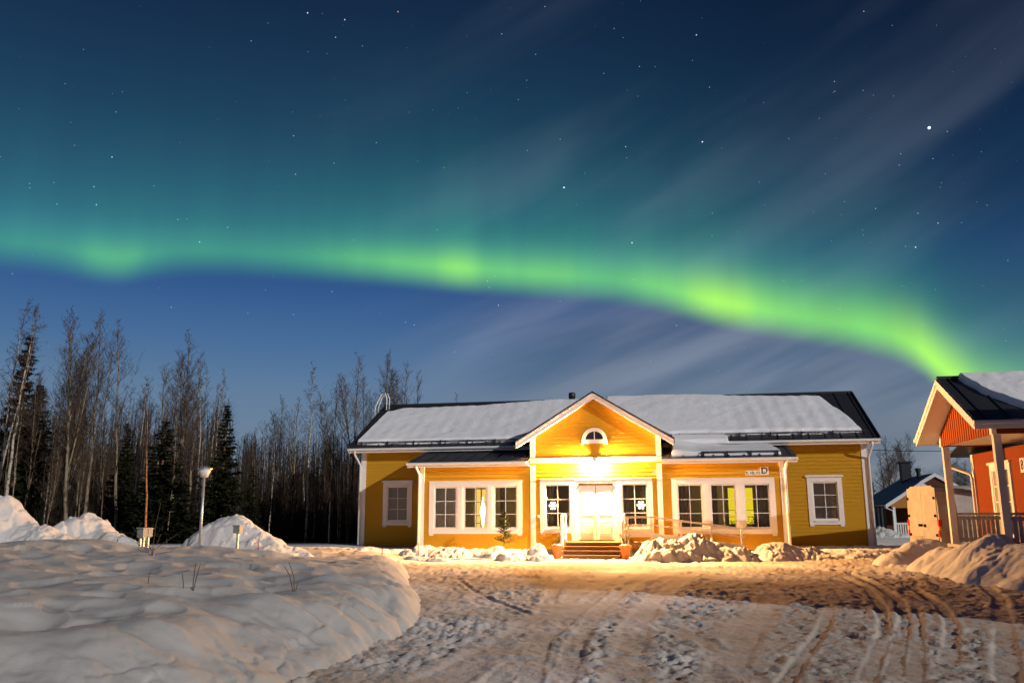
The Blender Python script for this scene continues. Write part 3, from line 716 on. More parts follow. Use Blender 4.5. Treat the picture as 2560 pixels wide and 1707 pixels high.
# snow guards
for s, (v, w0) in ((-1, (2.16, None)), (1, (2.28, None))):
    g = B(); a, c_ = sorted((s * 3.2, s * 11.0)); w = roofz(v)
    g.tube([(a, v, w + .13), (c_, v, w + .13)], .024, 6)
    uu = a + .2
    while uu < c_:
        g.box(uu - .02, uu + .02, v - .03, v + .10, w - .01, w + .17); uu += 1.24
    g.build('snow_guard', M_ROOF, house)
g = B(); w = LW0 + .10
g.tube([(4.2, -.1, w + .13), (7.2, -.1, w + .13)], .025, 6)
for uu in (4.3, 5.2, 6.1, 7.1): g.box(uu - .02, uu + .02, -.13, .04, w - .04, w + .16)
g.build('snow_guard', M_ROOF, house)
# vent pipe
ch = B(); p0 = from_uv(0, 0); ch.lathe([(.14, 0), (.14, .26), (.17, .28), (.17, .50), (.13, .54)], 14, (-1.72, RV + .25, RW - .1)); ch.build('vent_pipe', M_ROOF, roof_o, True)
# roof ladder hoops at the left end of the ridge
inv = Matrix.Translation((HX, HY, 0)) @ Matrix.Rotation(-YAW, 4, 'Z'); inv = inv.inverted()
for pts, Yd in (([(936.8, 1040), (938, 1020), (944, 1005), (955, 985), (963, 983), (967, 995), (966, 1024)], 41.6), ([(945, 1033), (947, 1016), (955, 995), (962, 986), (970, 985), (974, 998), (972.5, 1024)], 42.3)):
    g = B(); g.tube([inv @ at(x, y, Yd) for x, y in pts], .030, 6); g.build('roof_ladder', M_WHITE, house, True)

# roof snow
def snow_slab(name, nu, nv, fn, parent):
    """fn(a,b)-> (point on roof, thickness)"""
    a, c_ = np.meshgrid(np.linspace(0, 1, nu), np.linspace(0, 1, nv))
    P, th = fn(a, c_)
    edge_ = np.minimum(np.minimum(a, 1 - a) * nu / 2.5, np.minimum(c_, 1 - c_) * nv / 2.5)
    th = th * np.sqrt(np.clip(edge_, 0, 1))
    Z = P[2] + th - .02
    me = grid_mesh(name, P[0], P[1], Z)
    return mesh_obj(name, me, M_SNOW, parent)
def fL(a, c_):
    u = -11.06 + .22 * c_ + a * (11.06 - .22 * c_)
    u = np.where(a > .9, u, u)
    v0 = 2.22 + .06 * fbm(u * 2, c_, 2, 3)
    v1 = 6.02 + .50 * sstep(-8, -2.0, u) + .06 * fbm(u * 1.2, c_ * 0, 3, 4) - .35 * sstep(-10.0, -10.6, u)
    v = v0 + c_ * (v1 - v0); w = EW + SL * (v - EV)
    th = .22 + .04 * fbm(u * .7, v * .8, 3, 5) + .004 * np.sin(u * 2 * math.pi / .62) + .012 * fbm(u * 3, v * 3, 3, 6)
    return (u, v, w), th
snow_slab('roof_snow', 420, 110, fL, house)
def fR(a, c_):
    ue = 10.74 - .95 * c_ ** 1.15 + .10 * fbm(c_ * 4, c_ * 0, 3, 8)
    u = a * ue
    v0 = 2.36 + .06 * fbm(u * 2, c_, 2, 13)
    v1 = 6.66 - .62 * sstep(3.0, 8.8, u) + .04 * fbm(u * 1.1, c_ * 0, 3, 14) - .22 * sstep(9.2, 10.2, u)
    v = v0 + c_ * (v1 - v0); w = EW + SL * (v - EV)
    th = .24 + .04 * fbm(u * .7, v * .8, 3, 15) + .007 * sstep(4, 7, u) * np.sin(u * 2 * math.pi / .62 + 1 + .5 * v) + .012 * fbm(u * 3, v * 3, 3, 16)
    return (u, v, w), th
snow_slab('roof_snow', 420, 110, fR, house)
def fS(a, c_):
    ue = 7.25 - .45 * c_ ** 1.5 + .05 * fbm(c_ * 5, c_ * 0, 2, 18)
    u = 3.05 + a * (ue - 3.05); v = -.06 + c_ * (2.35 + .06)
    w = LW0 + (LW1 - LW0) / (DV + .46) * (v + .46)
    up = sstep(5.55, 3.4, u) * sstep(.9, 2.3, v)
    th = .17 + .03 * fbm(u * .8, v * .9, 3, 19) + .08 * sstep(4.2, 3.1, u) + .22 * up
    return (u, v, w), th
snow_slab('roof_snow', 220, 90, fS, house)
def fB(a, c_):                                       # the part that slid over the right eave
    u = 3.0 + a * (2.35 + .12 * fbm(c_ * 3, a * 0, 2, 22)); v = 1.72 + c_ * .95 + .04 * fbm(u * 2, c_ * 0, 2, 23)
    w = EW + SL * (v - EV)
    return (u, v, w), .16 + .03 * fbm(u, v, 3, 24) + 0 * a
snow_slab('roof_snow', 110, 40, fB, house)
def fC(a, c_):                                       # a thin blanket on the right slope of the gable roof
    v = -.30 + a * 4.4; x = 3.12 - c_ * 2.9 * sstep(0, .9, v + .2) - .0
    x = np.maximum(x, .12); w = 6.53 - (6.53 - 4.58) / 3.2 * x
    return (x, v, w), .10 + .10 * sstep(.4, 1.6, v) + .02 * fbm(x * 2, v * 2, 3, 25)
snow_slab('roof_snow', 80, 60, fC, house)

# windows: casing (trim), sash frame with glazing bars, pane, what stands behind the glass
def window(u0, u1, w0, w1, v, cols, rows, lights=1, case=.21, head=False, gapw=.30, backing=None, back_v=.12, name='window', horns=True):
    c_ = B()
    def cb(a, b_, d, e_, th=.045): c_.box(a, b_, v - th, v + .02, d, e_)
    cb(u0 - case, u0, w0 - case + .02, w1 + case); cb(u1, u1 + case, w0 - case + .02, w1 + case)
    cb(u0, u1, w1, w1 + case, .044); cb(u0, u1, w0 - case + .02, w0, .044)
    if horns:
        for a in (u0 - case, u1): c_.box(a + .02, a + case - .02, v - .043, v + .0, w0 - case - .05, w0 - case + .02)
    if head:
        c_.box(u0 - case - .07, u1 + case + .07, v - .10, v - .0, w1 + case, w1 + case + .05); c_.box(u0 - case - .04, u1 + case + .04, v - .07, v - .0, w1 + case + .05, w1 + case + .08)
    else:
        c_.box(u0 - case - .02, u1 + case + .02, v - .075, v - .0, w1 + case, w1 + case + .025)
    c_.box(u0 - .0, u1 + .0, v - .085, v - .046, w0 - .045, w0 - .005)
    lw = ((u1 - u0) - gapw * (lights - 1)) / lights
    for k in range(lights - 1):
        a = u0 + (k + 1) * lw + k * gapw; c_.box(a, a + gapw, v - .040, v + .02, w0, w1); c_.box(a + .06, a + gapw - .06, v - .052, v - .04, w0, w1)
    wo = c_.build(name, M_WHITE, house)
    for k in range(lights):
        a = u0 + k * (lw + gapw); d = a + lw
        s = B(); fr_ = .055
        s.box(a, a + fr_, v - .005, v + .05, w0, w1); s.box(d - fr_, d, v - .005, v + .05, w0, w1); s.box(a + fr_, d - fr_, v - .004, v + .049, w0, w0 + fr_ + .02); s.box(a + fr_, d - fr_, v - .004, v + .049, w1 - fr_, w1)
        for i in range(1, cols): x = a + fr_ + (lw - 2 * fr_) * i / cols; s.box(x - .014, x + .014, v + .004, v + .032, w0 + fr_, w1 - fr_)
        for i in range(1, rows): z = w0 + fr_ + (w1 - w0 - 2 * fr_) * i / rows; s.box(a + fr_, d - fr_, v + .006, v + .030, z - .013, z + .013)
        s.build('sash', M_WHITE, wo)
        g_ = B(); g_.face((a + fr_, v + .034, w0 + fr_), (d - fr_, v + .034, w0 + fr_), (d - fr_, v + .034, w1 - fr_), (a + fr_, v + .034, w1 - fr_)); g_.build('pane', M_GLASS, wo)
        bm_ = backing[k] if backing else None
        if bm_:
            q = B(); n = 14 if bm_ is M_CURT else 1
            for i in range(n):
                x0_, x1_ = a + .02 + (lw - .04) * i / n, a + .02 + (lw - .04) * (i + 1) / n
                o0, o1 = (.03 * (i % 2), .03 * ((i + 1) % 2))
                q.face((x0_, v + back_v + o0, w0 + .0), (x1_, v + back_v + o1, w0 + .0), (x1_, v + back_v + o1, w1), (x0_, v + back_v + o0, w1))
            q.build('blind' if bm_ is M_BLIND else 'curtain', bm_, wo)
    return wo
window(-6.70, -3.20, 1.08, 2.79, 0, 2, 3, 3, backing=[M_BLIND, None, None])
window(3.20, 6.70, 1.08, 2.79, 0, 2, 3, 3)
window(-2.05, -1.03, 1.10, 2.84, 0, 2, 3, 1, case=.20)
window(1.03, 2.05, 1.10, 2.84, 0, 2, 3, 1, case=.20)
M_GREYB = mat('grey_blind', (.34, .33, .31), .85)
window(-9.62, -8.64, 1.37, 2.92, DV, 2, 3, 1, head=True, backing=[M_GREYB], case=.19)
window(8.64, 9.62, 1.37, 2.92, DV, 2, 3, 1, head=True, backing=[M_GREYB], case=.19)
# half-round window
fan = B(); n = 18; cz = 4.62
outer = [(.50 * math.cos(math.pi * k / n), .47 * math.sin(math.pi * k / n)) for k in range(n + 1)]; inner = [(.36 * math.cos(math.pi * k / n), .33 * math.sin(math.pi * k / n)) for k in range(n + 1)]
for k in range(n):
    q = [outer[k], outer[k + 1], inner[k + 1], inner[k]]
    fan.hexa([(x, .02, cz + z) for x, z in q], [(x, -.05, cz + z) for x, z in q])
fan.box(-.52, .52, -.055, .02, cz - .16, cz - .001); fan.box(-.54, -.44, -.056, .02, cz - .20, cz - .16); fan.box(.44, .54, -.056, .02, cz - .20, cz - .16)
fan.box(-.016, .016, -.03, .02, cz + .001, cz + .325)
fan_o = fan.build('fan_window', M_WHITE, house)
g_ = B(); g_.face(*[(x, .03, cz + z) for x, z in inner]); g_.build('pane', M_GLASSD, fan_o)

# door, surround, dark strip painted as the shade under the door head
d_ = B(); d_.box(-.995, -.70, -.03, .02, .62, 3.02); d_.box(.70, .995, -.03, .02, .62, 3.02); d_.box(-.70, .70, -.031, .02, 2.80, 3.02); d_.box(-1.0, 1.0, -.07, .0, 3.02, 3.05)
d_.build('door_frame', M_DOOR, house)
for s in (-1, 1):
    dd = B(); a, c_ = sorted((s * .012, s * .695)); dd.box(a, c_, .0, .05, .66, 2.79)
    dd.box(a + .10, c_ - .10, -.012, .0, .82, 1.42)
    for z in (.92, 1.02, 1.12, 1.22, 1.32): dd.box(a + .12, c_ - .12, -.017, -.012, z, z + .055)
    dd.box(a + .10, c_ - .10, -.012, .0, 1.62, 2.66)
    do = dd.build('door', M_DOOR, house)
    if s == -1:
        h_ = B(); h_.box(-.10, -.05, -.02, -.0, 1.40, 1.72); h_.tube([(-.075, -.02, 1.62), (-.075, -.07, 1.62), (-.20, -.07, 1.62)], .012, 6); h_.build('handle', M_METAL, do)
d_ = B(); d_.box(-.66, .68, -.066, -.0315, 2.79, 2.87); d_.build('door_head_shade', M_DARK, house)
# steps and landing
st_ = B()
for k, (v, w) in enumerate(((-1.0, .60), (-1.26, .45), (-1.52, .30), (-1.78, .15))):
    st_.box(-1.12, 1.02, v - .03, v + .27 if k else -.06, w - .055, w)
    st_.box(-1.08, .98, v + .02, v + .045, w - .15, w - .056)
for s in (-1.10, .98): st_.prism([(-.07, .02), (-1.7, .02), (-1.7, .09), (-.95, .54), (-.07, .54)], 'x', s - .02, s + .02)
st_.build('steps', M_STEP, house)
# rails beside the steps and the ramp on the right
for s in (-1.22, 1.12):
    rl = B()
    rl.box(s - .04, s + .04, -1.10, -1.02, .1, 1.55); rl.box(s - .04, s + .04, -.16, -.08, .1, 1.62)
    rl.tube([(s, -.10, 1.62), (s, -.95, 1.62), (s, -1.25, 1.56), (s, -1.42, 1.38), (s, -1.48, 1.1), (s, -1.48, .25)], .045, 8)
    for z in (.72, .95, 1.18): rl.box(s - .03, s + .03, -1.02, -.16, z, z + .13)
    rl.build('step_rail', M_WHITE, house)
rp = B()
U0, U1, UE = 1.2, 2.2, 6.0
rz = lambda u: .60 - max(0, u - U1) / (UE - U1) * .50
rp.hexa([(U0, -1.15, .42), (U1, -1.15, .42), (U1, -.12, .42), (U0, -.12, .42)], [(U0, -1.15, .60), (U1, -1.15, .60), (U1, -.12, .60), (U0, -.12, .60)])
rp.hexa([(U1, -1.15, .42), (UE, -1.15, .0), (UE, -.12, .0), (U1, -.12, .42)], [(U1, -1.15, .60), (UE, -1.15, .10), (UE, -.12, .10), (U1, -.12, .60)])
rp.build('ramp', M_STEP, house)
rr = B()
for u in (1.3, 2.2, 3.3, 4.4, 5.5): rr.box(u - .035, u + .035, -1.22, -1.15, rz(u) - .3, rz(u) + .94)
for dz, h in ((.90, .07), (.62, .05), (.20, .16)):
    rr.hexa([(1.25, -1.275, rz(1.2) + dz), (U1, -1.275, rz(U1) + dz), (U1, -1.225, rz(U1) + dz), (1.25, -1.225, rz(1.2) + dz)], [(1.25, -1.275, rz(1.2) + dz + h), (U1, -1.275, rz(U1) + dz + h), (U1, -1.225, rz(U1) + dz + h), (1.25, -1.225, rz(1.2) + dz + h)])
    rr.hexa([(U1, -1.275, rz(U1) + dz), (5.6, -1.275, rz(5.6) + dz), (5.6, -1.225, rz(5.6) + dz), (U1, -1.225, rz(U1) + dz)], [(U1, -1.275, rz(U1) + dz + h), (5.6, -1.275, rz(5.6) + dz + h), (5.6, -1.225, rz(5.6) + dz + h), (U1, -1.225, rz(U1) + dz + h)])
rr.build('ramp_rail', M_WHITE, house)
# small wall fittings
sb = B(); sb.box(-2.36, -2.27, -.07, -.014, 1.52, 1.63); sb.box(-2.34, -2.29, -.075, -.07, 1.54, 1.61); sb.build('doorbell', M_WHITE, house)
sb = B(); sb.tube([(2.47, -.0, 3.28), (2.36, -.14, 3.28)], .015, 6); sb.box(2.27, 2.36, -.20, -.10, 3.22, 3.34); sb.build('camera_bracket', M_WHITE, house)
# the lit lamp over the door
lp = B(); lp.box(-.07, .07, -.05, -.022, 3.64, 3.80); lp.tube([(0, -.05, 3.76), (0, -.15, 3.79), (0, -.15, 3.72)], .016, 6); lp.lathe([(.02, .115), (.08, .105), (.10, .075)], 14, (0, -.15, 3.62))
lamp = lp.build('door_lamp', M_METAL, house)
gl = B(); gl.lathe([(.02, -.115), (.06, -.095), (.085, -.05), (.092, 0), (.082, .045), (.06, .065)], 16, (0, -.15, 3.60)); gl.build('lamp_globe', emis('lamp_globe', (1, .49, .165), 50000), lamp, True)
# number plates by the right bay
def text_mesh(name, txt, size, loc, rot, m, parent, ext=.004):
    cu = bpy.data.curves.new(name, 'FONT'); cu.body = txt; cu.size = size; cu.extrude = ext; cu.align_x = 'CENTER'; cu.align_y = 'CENTER'; cu.offset = size * .018
    o = bpy.data.objects.new('tmp', cu); COL.objects.link(o); dg = bpy.context.evaluated_depsgraph_get(); me = bpy.data.meshes.new_from_object(o.evaluated_get(dg)); bpy.data.objects.remove(o)
    me.materials.clear(); n = mesh_obj(name, me, m, parent); n.location = loc; n.rotation_euler = rot; return n
M_INK = mat('dark_ink', (.03, .02, .02), .6); M_PLATE = mat('sign_plate', (.72, .70, .66), .5)
sg = B(); sg.box(5.86, 6.40, -.035, -.014, 3.11, 3.29); so = sg.build('number_sign', M_PLATE, house); text_mesh('lettering', '9, 10, 11', .155, (6.125, -.038, 3.195), (math.pi / 2, 0, 0), M_INK, so)
sg = B(); sg.box(6.405, 6.72, -.040, -.014, 3.11, 3.43); so = sg.build('letter_sign', M_PLATE, house); text_mesh('lettering', 'D', .34, (6.56, -.043, 3.27), (math.pi / 2, 0, 0), M_INK, so)
# lit things seen inside
lb = B(); lb.face((5.20, 1.15, 1.25), (6.46, 1.15, 1.25), (6.46, 1.15, 2.66), (5.20, 1.15, 2.66)); lbo = lb.build('lit_blind', emis('lit_blind', (1, .74, .018), .92), house)
lb = B()
for z in (1.52, 1.78, 2.2): lb.box(5.20, 6.46, 1.12, 1.14, z, z + .018)
lb.box(5.08, 5.20, 1.10, 1.16, 1.2, 2.72); lb.box(6.46, 6.58, 1.10, 1.16, 1.2, 2.72); lb.build('blind_rail', mat('olive_rail', (.25, .22, .03), .7), lbo)
gd = B(); gd.face((-5.42, 2.2, .7), (-4.62, 2.2, .7), (-4.62, 2.2, 2.74), (-5.42, 2.2, 2.74)); gdo = gd.build('lit_glass_door', emis('lit_room', (1, .62, .12), 1.15), house)
gd = B()
for x in (-5.20, -4.85): gd.box(x - .03, x + .03, 2.15, 2.19, .7, 2.74)
for z in (1.3, 1.62, 2.2): gd.box(-5.42, -4.62, 2.14, 2.149, z - .015, z + .015)
gd.box(-5.55, -5.42, 2.12, 2.2, .6, 2.85); gd.box(-4.62, -4.5, 2.12, 2.2, .6, 2.85); gd.build('door_bars', M_ROOM, gdo)
pn = B(); pn.lathe([(.03, 0), (.06, .15), (.09, .45), (.13, .62), (.10, .80), (.05, 1.0), (.03, 1.25)], 14, (-5.02, 1.7, 1.15)); pn.build('hanging_light', emis('hanging_light', (1, .86, .55), 4), house, True)
for u0, u1 in ((3.25, 3.75), (4.5, 4.75), (6.1, 6.66)):
    cu = B(); n = 10
    for i in range(n):
        cu.face((u0 + (u1 - u0) * i / n, .42 + .04 * (i % 2), .95), (u0 + (u1 - u0) * (i + 1) / n, .42 + .04 * ((i + 1) % 2), .95), (u0 + (u1 - u0) * (i + 1) / n, .42 + .04 * ((i + 1) % 2), 2.85), (u0 + (u1 - u0) * i / n, .42 + .04 * (i % 2), 2.85))
    cu.build('curtain', M_CURT, house)
for u0, u1 in ((-2.0, -1.75), (-4.0, -3.7), (1.1, 1.3), (1.75, 2.0)):
    cu = B(); n = 6
    for i in range(n):
        cu.face((u0 + (u1 - u0) * i / n, .42 + .04 * (i % 2), .95), (u0 + (u1 - u0) * (i + 1) / n, .42 + .04 * ((i + 1) % 2), .95), (u0 + (u1 - u0) * (i + 1) / n, .42 + .04 * ((i + 1) % 2), 2.85), (u0 + (u1 - u0) * i / n, .42 + .04 * (i % 2), 2.85))
    cu.build('curtain', M_CURT, house)

# glowing discs added out of sight to keep the rooms dimly lit
for u, v in ((-4.9, 2.0), (4.9, 2.2), (0, 2.4)):
    cl_ = B(); cl_.lathe([(.02, -.02), (.16, -.02), (.18, 0), (.02, .01)], 14, (u, v, 3.37)); cl_.build('room_fill_disc', emis('room_fill_disc', (1, .72, .26), 55.0), house)
# snowflake lights hanging in the windows beside the door
M_FLAKE = emis('snowflake_light', (1, .93, .82), 3.2)
for u, lab in ((-1.74, 'glowing white snowflake light in the window left of the door'), (1.78, 'glowing white snowflake light in the window right of the door')):
    s = B()
    for k in range(6):
        a = math.pi / 6 + math.pi / 3 * k + (math.pi / 6); ca_, sa_ = math.cos(a), math.sin(a)
        P = lambda x, z: (x * ca_ - z * sa_, x * sa_ + z * ca_)
        poly = [P(.02, -.025), P(.10, -.03), P(.145, -.055), P(.17, -.025), P(.175, 0), P(.17, .025), P(.145, .055), P(.10, .03), P(.02, .025)]
        s.prism(poly, 'y', -.008 - .0005 * k, .008 + .0005 * k)
    s.lathe([(.05, -.012), (.05, .012)], 10)
    p_ = from_uv(u, .075, 2.0); s.build('snowflake_light', M_FLAKE, label=lab, cat='window light', group='snowflake lights beside the door')
    o = bpy.data.objects[[q.name for q in bpy.data.objects if q.name.startswith('snowflake_light')][-1]]
    o.location = p_; o.rotation_euler = (0, 0, -YAW)
# house plants on the inner sills of the right bay
for u, hh, lab in ((6.05, .42, 'dark plant with a tall sprig on the sill before the lit blind'), (5.25, .26, 'low bushy dark plant on the middle sill of the right bay')):
    pt = empty('potted_plant', from_uv(u, .30, 1.02), -YAW, label=lab, cat='potted plant', group='plants on the right bay sills')
    q = B(); q.lathe([(.07, 0), (.10, .13), (.09, .13)], 10); q.build('pot', M_TERRA, pt)
    q = B()
    for k in range(90):
        a = random.uniform(0, 6.28); r = random.uniform(.02, .30); z = .13 + random.uniform(0, 1) ** 1.6 * hh * (1 - r); d = Vector((math.cos(a), .45 * math.sin(a), 0))
        c0 = d * r + Vector((0, 0, z)); w_ = Vector((-d.y, d.x, .3)).normalized() * .03; tip = c0 + d * .07 + Vector((0, 0, .05 - .1 * r))
        q.face(c0 - w_, tip, c0 + w_)
    q.tube([(0, 0, .1), (.04, 0, .3), (.10, 0, hh + .12)], .006, 4); q.build('leaves', M_NEEDLE, pt)

# pots by the steps
def pot_thing(u, v, label):
    p_ = from_uv(u, v, 0)
    o = empty('flower_pot', p_, random.uniform(0, 3), label=label, cat='flower pot', group='flower pots beside the steps')
    q = B(); q.lathe([(.13, 0), (.21, .42), (.24, .42), (.24, .50), (.20, .50), (.19, .46)], 18); q.build('pot', M_TERRA, o)
    q = B(); q.lathe([(.195, .455), (.15, .53), (.05, .56)], 12); q.build('snow_cap', M_SNOW, o, True)
    q = B()
    for k in range(7):
        a = random.uniform(0, 6.28); ln = random.uniform(.2, .5); d = Vector((math.cos(a) * .45, math.sin(a) * .45, 1)).normalized()
        q.tube([Vector((0, 0, .45)), Vector((0, 0, .45)) + d * ln], [.008, .003], 4)
        for m in range(26):
            c0 = Vector((0, 0, .45)) + d * ln * random.uniform(.25, 1); nd = (d + Vector((random.uniform(-1, 1), random.uniform(-1, 1), random.uniform(-.2, .6)))).normalized(); w_ = nd.cross(d).normalized() * .008
            q.face(c0 - w_, c0 + nd * .09, c0 + w_)
    q.build('sprigs', M_NEEDLE2, o)
pot_thing(-1.36, -1.55, 'terracotta pot with fir sprigs left of the door steps')
pot_thing(1.22, -1.62, 'terracotta pot with fir sprigs right of the door steps')

# ================================================================== trees
def limb(b, p, d, ln, r0, seg=4, up=.15, wob=.10, n=3, rng=random):
    pts = [Vector(p)]; d = Vector(d).normalized()
    for k in range(seg):
        d = (d + Vector((rng.uniform(-wob, wob), rng.uniform(-wob, wob), up * rng.uniform(.3, 1)))).normalized(); pts.append(pts[-1] + d * ln / seg)
    b.tube(pts, [r0 * (1 - .82 * k / seg) for k in range(seg + 1)], n, False)
    return pts
def bare_tree(seed, h=10, lean=(0, 0), first=.35, spread=.30, nb=34, fork=0, rad=.085, twigs=9, droop=0.0):
    rg = random.Random(seed)
    tr, cr_ = B(), B()
    pts = []; x = y = 0
    for k in range(15):
        z = h * k / 14; x += rg.uniform(-.05, .05) + lean[0] * h / 14; y += rg.uniform(-.05, .05) + lean[1] * h / 14; pts.append(Vector((x, y, z)))
    rr_ = [rad * (1 - .93 * (k / 14) ** .9) + .006 for k in range(15)]
    tr.tube(pts, rr_, 7)
    leaders = [(pts, rr_, first, nb)]
    for f in range(fork):
        k = rg.randint(4, 7); a = rg.uniform(0, 6.28)
        q = limb(tr, pts[k], (math.cos(a) * .28, math.sin(a) * .28, 1), h * (1 - k / 14) * rg.uniform(.75, .95), rr_[k] * .7, 8, .18, .05, 5, rg)
        leaders.append((q, [rr_[k] * .7 * (1 - .85 * j / 8) for j in range(9)], .15, int(nb * .6)))
    for P, RR, f0, cnt in leaders:
        m = len(P) - 1
        for i in range(cnt):
            t_ = f0 + (1 - f0) * ((i + rg.random()) / cnt) ** .9; k = min(int(t_ * m), m - 1); fr_ = t_ * m - k
            p = P[k].lerp(P[k + 1], fr_); a = rg.uniform(0, 6.28)
            ln = h * spread * (1.18 - t_) * rg.uniform(.45, 1.1); ln = max(ln, .35)
            e_ = rg.uniform(.7, 1.5)
            bp = limb(cr_, p, (math.cos(a), math.sin(a), e_), ln, max(.007, RR[k] * .38), 4, .22, .12, 3, rg)
            for j in range(twigs):
                s_ = rg.uniform(.25, 1); kk = min(int(s_ * 4), 3); q0 = bp[kk].lerp(bp[kk + 1], s_ * 4 - kk); a2 = rg.uniform(0, 6.28)
                tl = ln * rg.uniform(.18, .5)
                tp = limb(cr_, q0, (math.cos(a2) * .8, math.sin(a2) * .8, rg.uniform(.2, 1.4) - droop), tl, .008, 2, .15 - droop, .2, 3, rg)
                for j2 in range(2):
                    limb(cr_, tp[1].lerp(tp[2], rg.random()), (rg.uniform(-1, 1), rg.uniform(-1, 1), rg.uniform(0, 1.3) - droop), tl * .55, .0062, 1, 0, 0, 3, rg)
    return tr, cr_
def spruce(seed, h=10, width=.19, dens=1.0):
    rg = random.Random(seed); tr, cr_ = B(), B()
    tr.tube([(0, 0, 0), (0, 0, h * .5), (0, 0, h)], [h * .014, h * .009, .01], 7)
    z = h * .06
    while z < h * .985:
        f = z / h; rmax = h * width * (1 - f) ** .82 * rg.uniform(.82, 1.1) + .05
        nbr = max(5, int(11 * (1 - f) + 5))
        for k in range(nbr):
            a = rg.uniform(0, 6.28); L_ = rmax * rg.uniform(.6, 1.12); d = Vector((math.cos(a), math.sin(a), 0)); sag = rg.uniform(.25, .5) * (1 - f * .8)
            steps = max(4, int(L_ / .11 * dens))
            for s in range(steps):
                t_ = (s + rg.random()) / steps; c0 = Vector((0, 0, z)) + d * L_ * t_ + Vector((0, 0, -sag * L_ * t_ + .25 * L_ * t_ * t_))
                for m in range(3):
                    nd = (d * rg.uniform(.1, 1) + Vector((rg.uniform(-1, 1), rg.uniform(-1, 1), rg.uniform(-.9, .25)))).normalized()
                    sz = (.20 + .20 * (1 - f)) * rg.uniform(.7, 1.3); w_ = nd.cross(Vector((rg.uniform(-1, 1), rg.uniform(-1, 1), 1))).normalized() * sz * .30
                    cr_.face(c0 - w_, c0 + nd * sz, c0 + w_)
        z += h * (.020 + .016 * (1 - f)) * rg.uniform(.8, 1.2)
    for k in range(10):
        cr_.face((-.02, 0, h - .35 + .03 * k), (.1 * math.cos(k * 2.4), .1 * math.sin(k * 2.4), h - .2 + .03 * k), (.02, 0, h - .3 + .03 * k))
    return tr, cr_
class Proto:
    def __init__(s, tr, cr_, mt, mc, nm):
        s.tr = tr.mesh('trunk', True); s.cr = cr_.mesh('crown'); s.tr.materials.append(mt); s.cr.materials.append(mc); s.nm = nm
    def put(s, x, y, h, rz, label, group, cat='tree', tilt=(0, 0), wide=1.0, z=None):
        zz = float(G0(np.array([float(x)]), np.array([float(y)]))[0]) - .1 if z is None else z
        o = empty(s.nm, (x, y, zz), label=label, cat=cat, group=group)
        o.rotation_euler = (tilt[1], tilt[0], rz); k = h / 10; o.scale = (k * wide, k * wide, k)
        for nm, me in (('trunk', s.tr), ('crown', s.cr)): mesh_obj(nm, me, None, o)
        return o
BIR = [Proto(*bare_tree(11 + k, first=.42, spread=.20, nb=34, fork=(0, 1, 0)[k], rad=.075, twigs=9, droop=.35), M_BIRCH, M_TWIG, 'birch_tree') for k in range(3)]
ASP = [Proto(*bare_tree(31 + k, first=.30, spread=.24, nb=(40, 36, 30, 44)[k], fork=(2, 1, 0, 3)[k], rad=.085, twigs=8), M_ASPEN, M_TWIG, 'bare_tree') for k in range(4)]
SAP = [Proto(*bare_tree(51 + k, first=.45, spread=.16, nb=20, fork=0, rad=.05, twigs=6, droop=.1), M_ASPEN if k else M_BIRCH, M_TWIG, 'bare_tree') for k in range(3)]
PIN = Proto(*bare_tree(61, first=.62, spread=.14, nb=16, fork=0, rad=.09, twigs=5), M_PINE, M_TWIG, 'bare_tree')
SPR = [Proto(*spruce(71 + k, width=(.17, .20, .24)[k]), M_PINE, M_NEEDLE, 'spruce_tree') for k in range(3)]
GT = 'bare trees of the wood behind the heaps'; GS = 'dark spruces in the wood'
def put_px(pr, px, top, Yd, label, group, cat='tree', base=1345, lean=0, wide=1.0):
    """stand a tree at distance Yd so that its top reaches the photo row `top`; lean tilts it sideways (radians)"""
    q = at(px, base, Yd); h = at(px, top, Yd).z - .2
    return pr.put(q.x, Yd, h, random.uniform(0, 6.28), label, group, cat, tilt=(lean, 0), wide=wide)
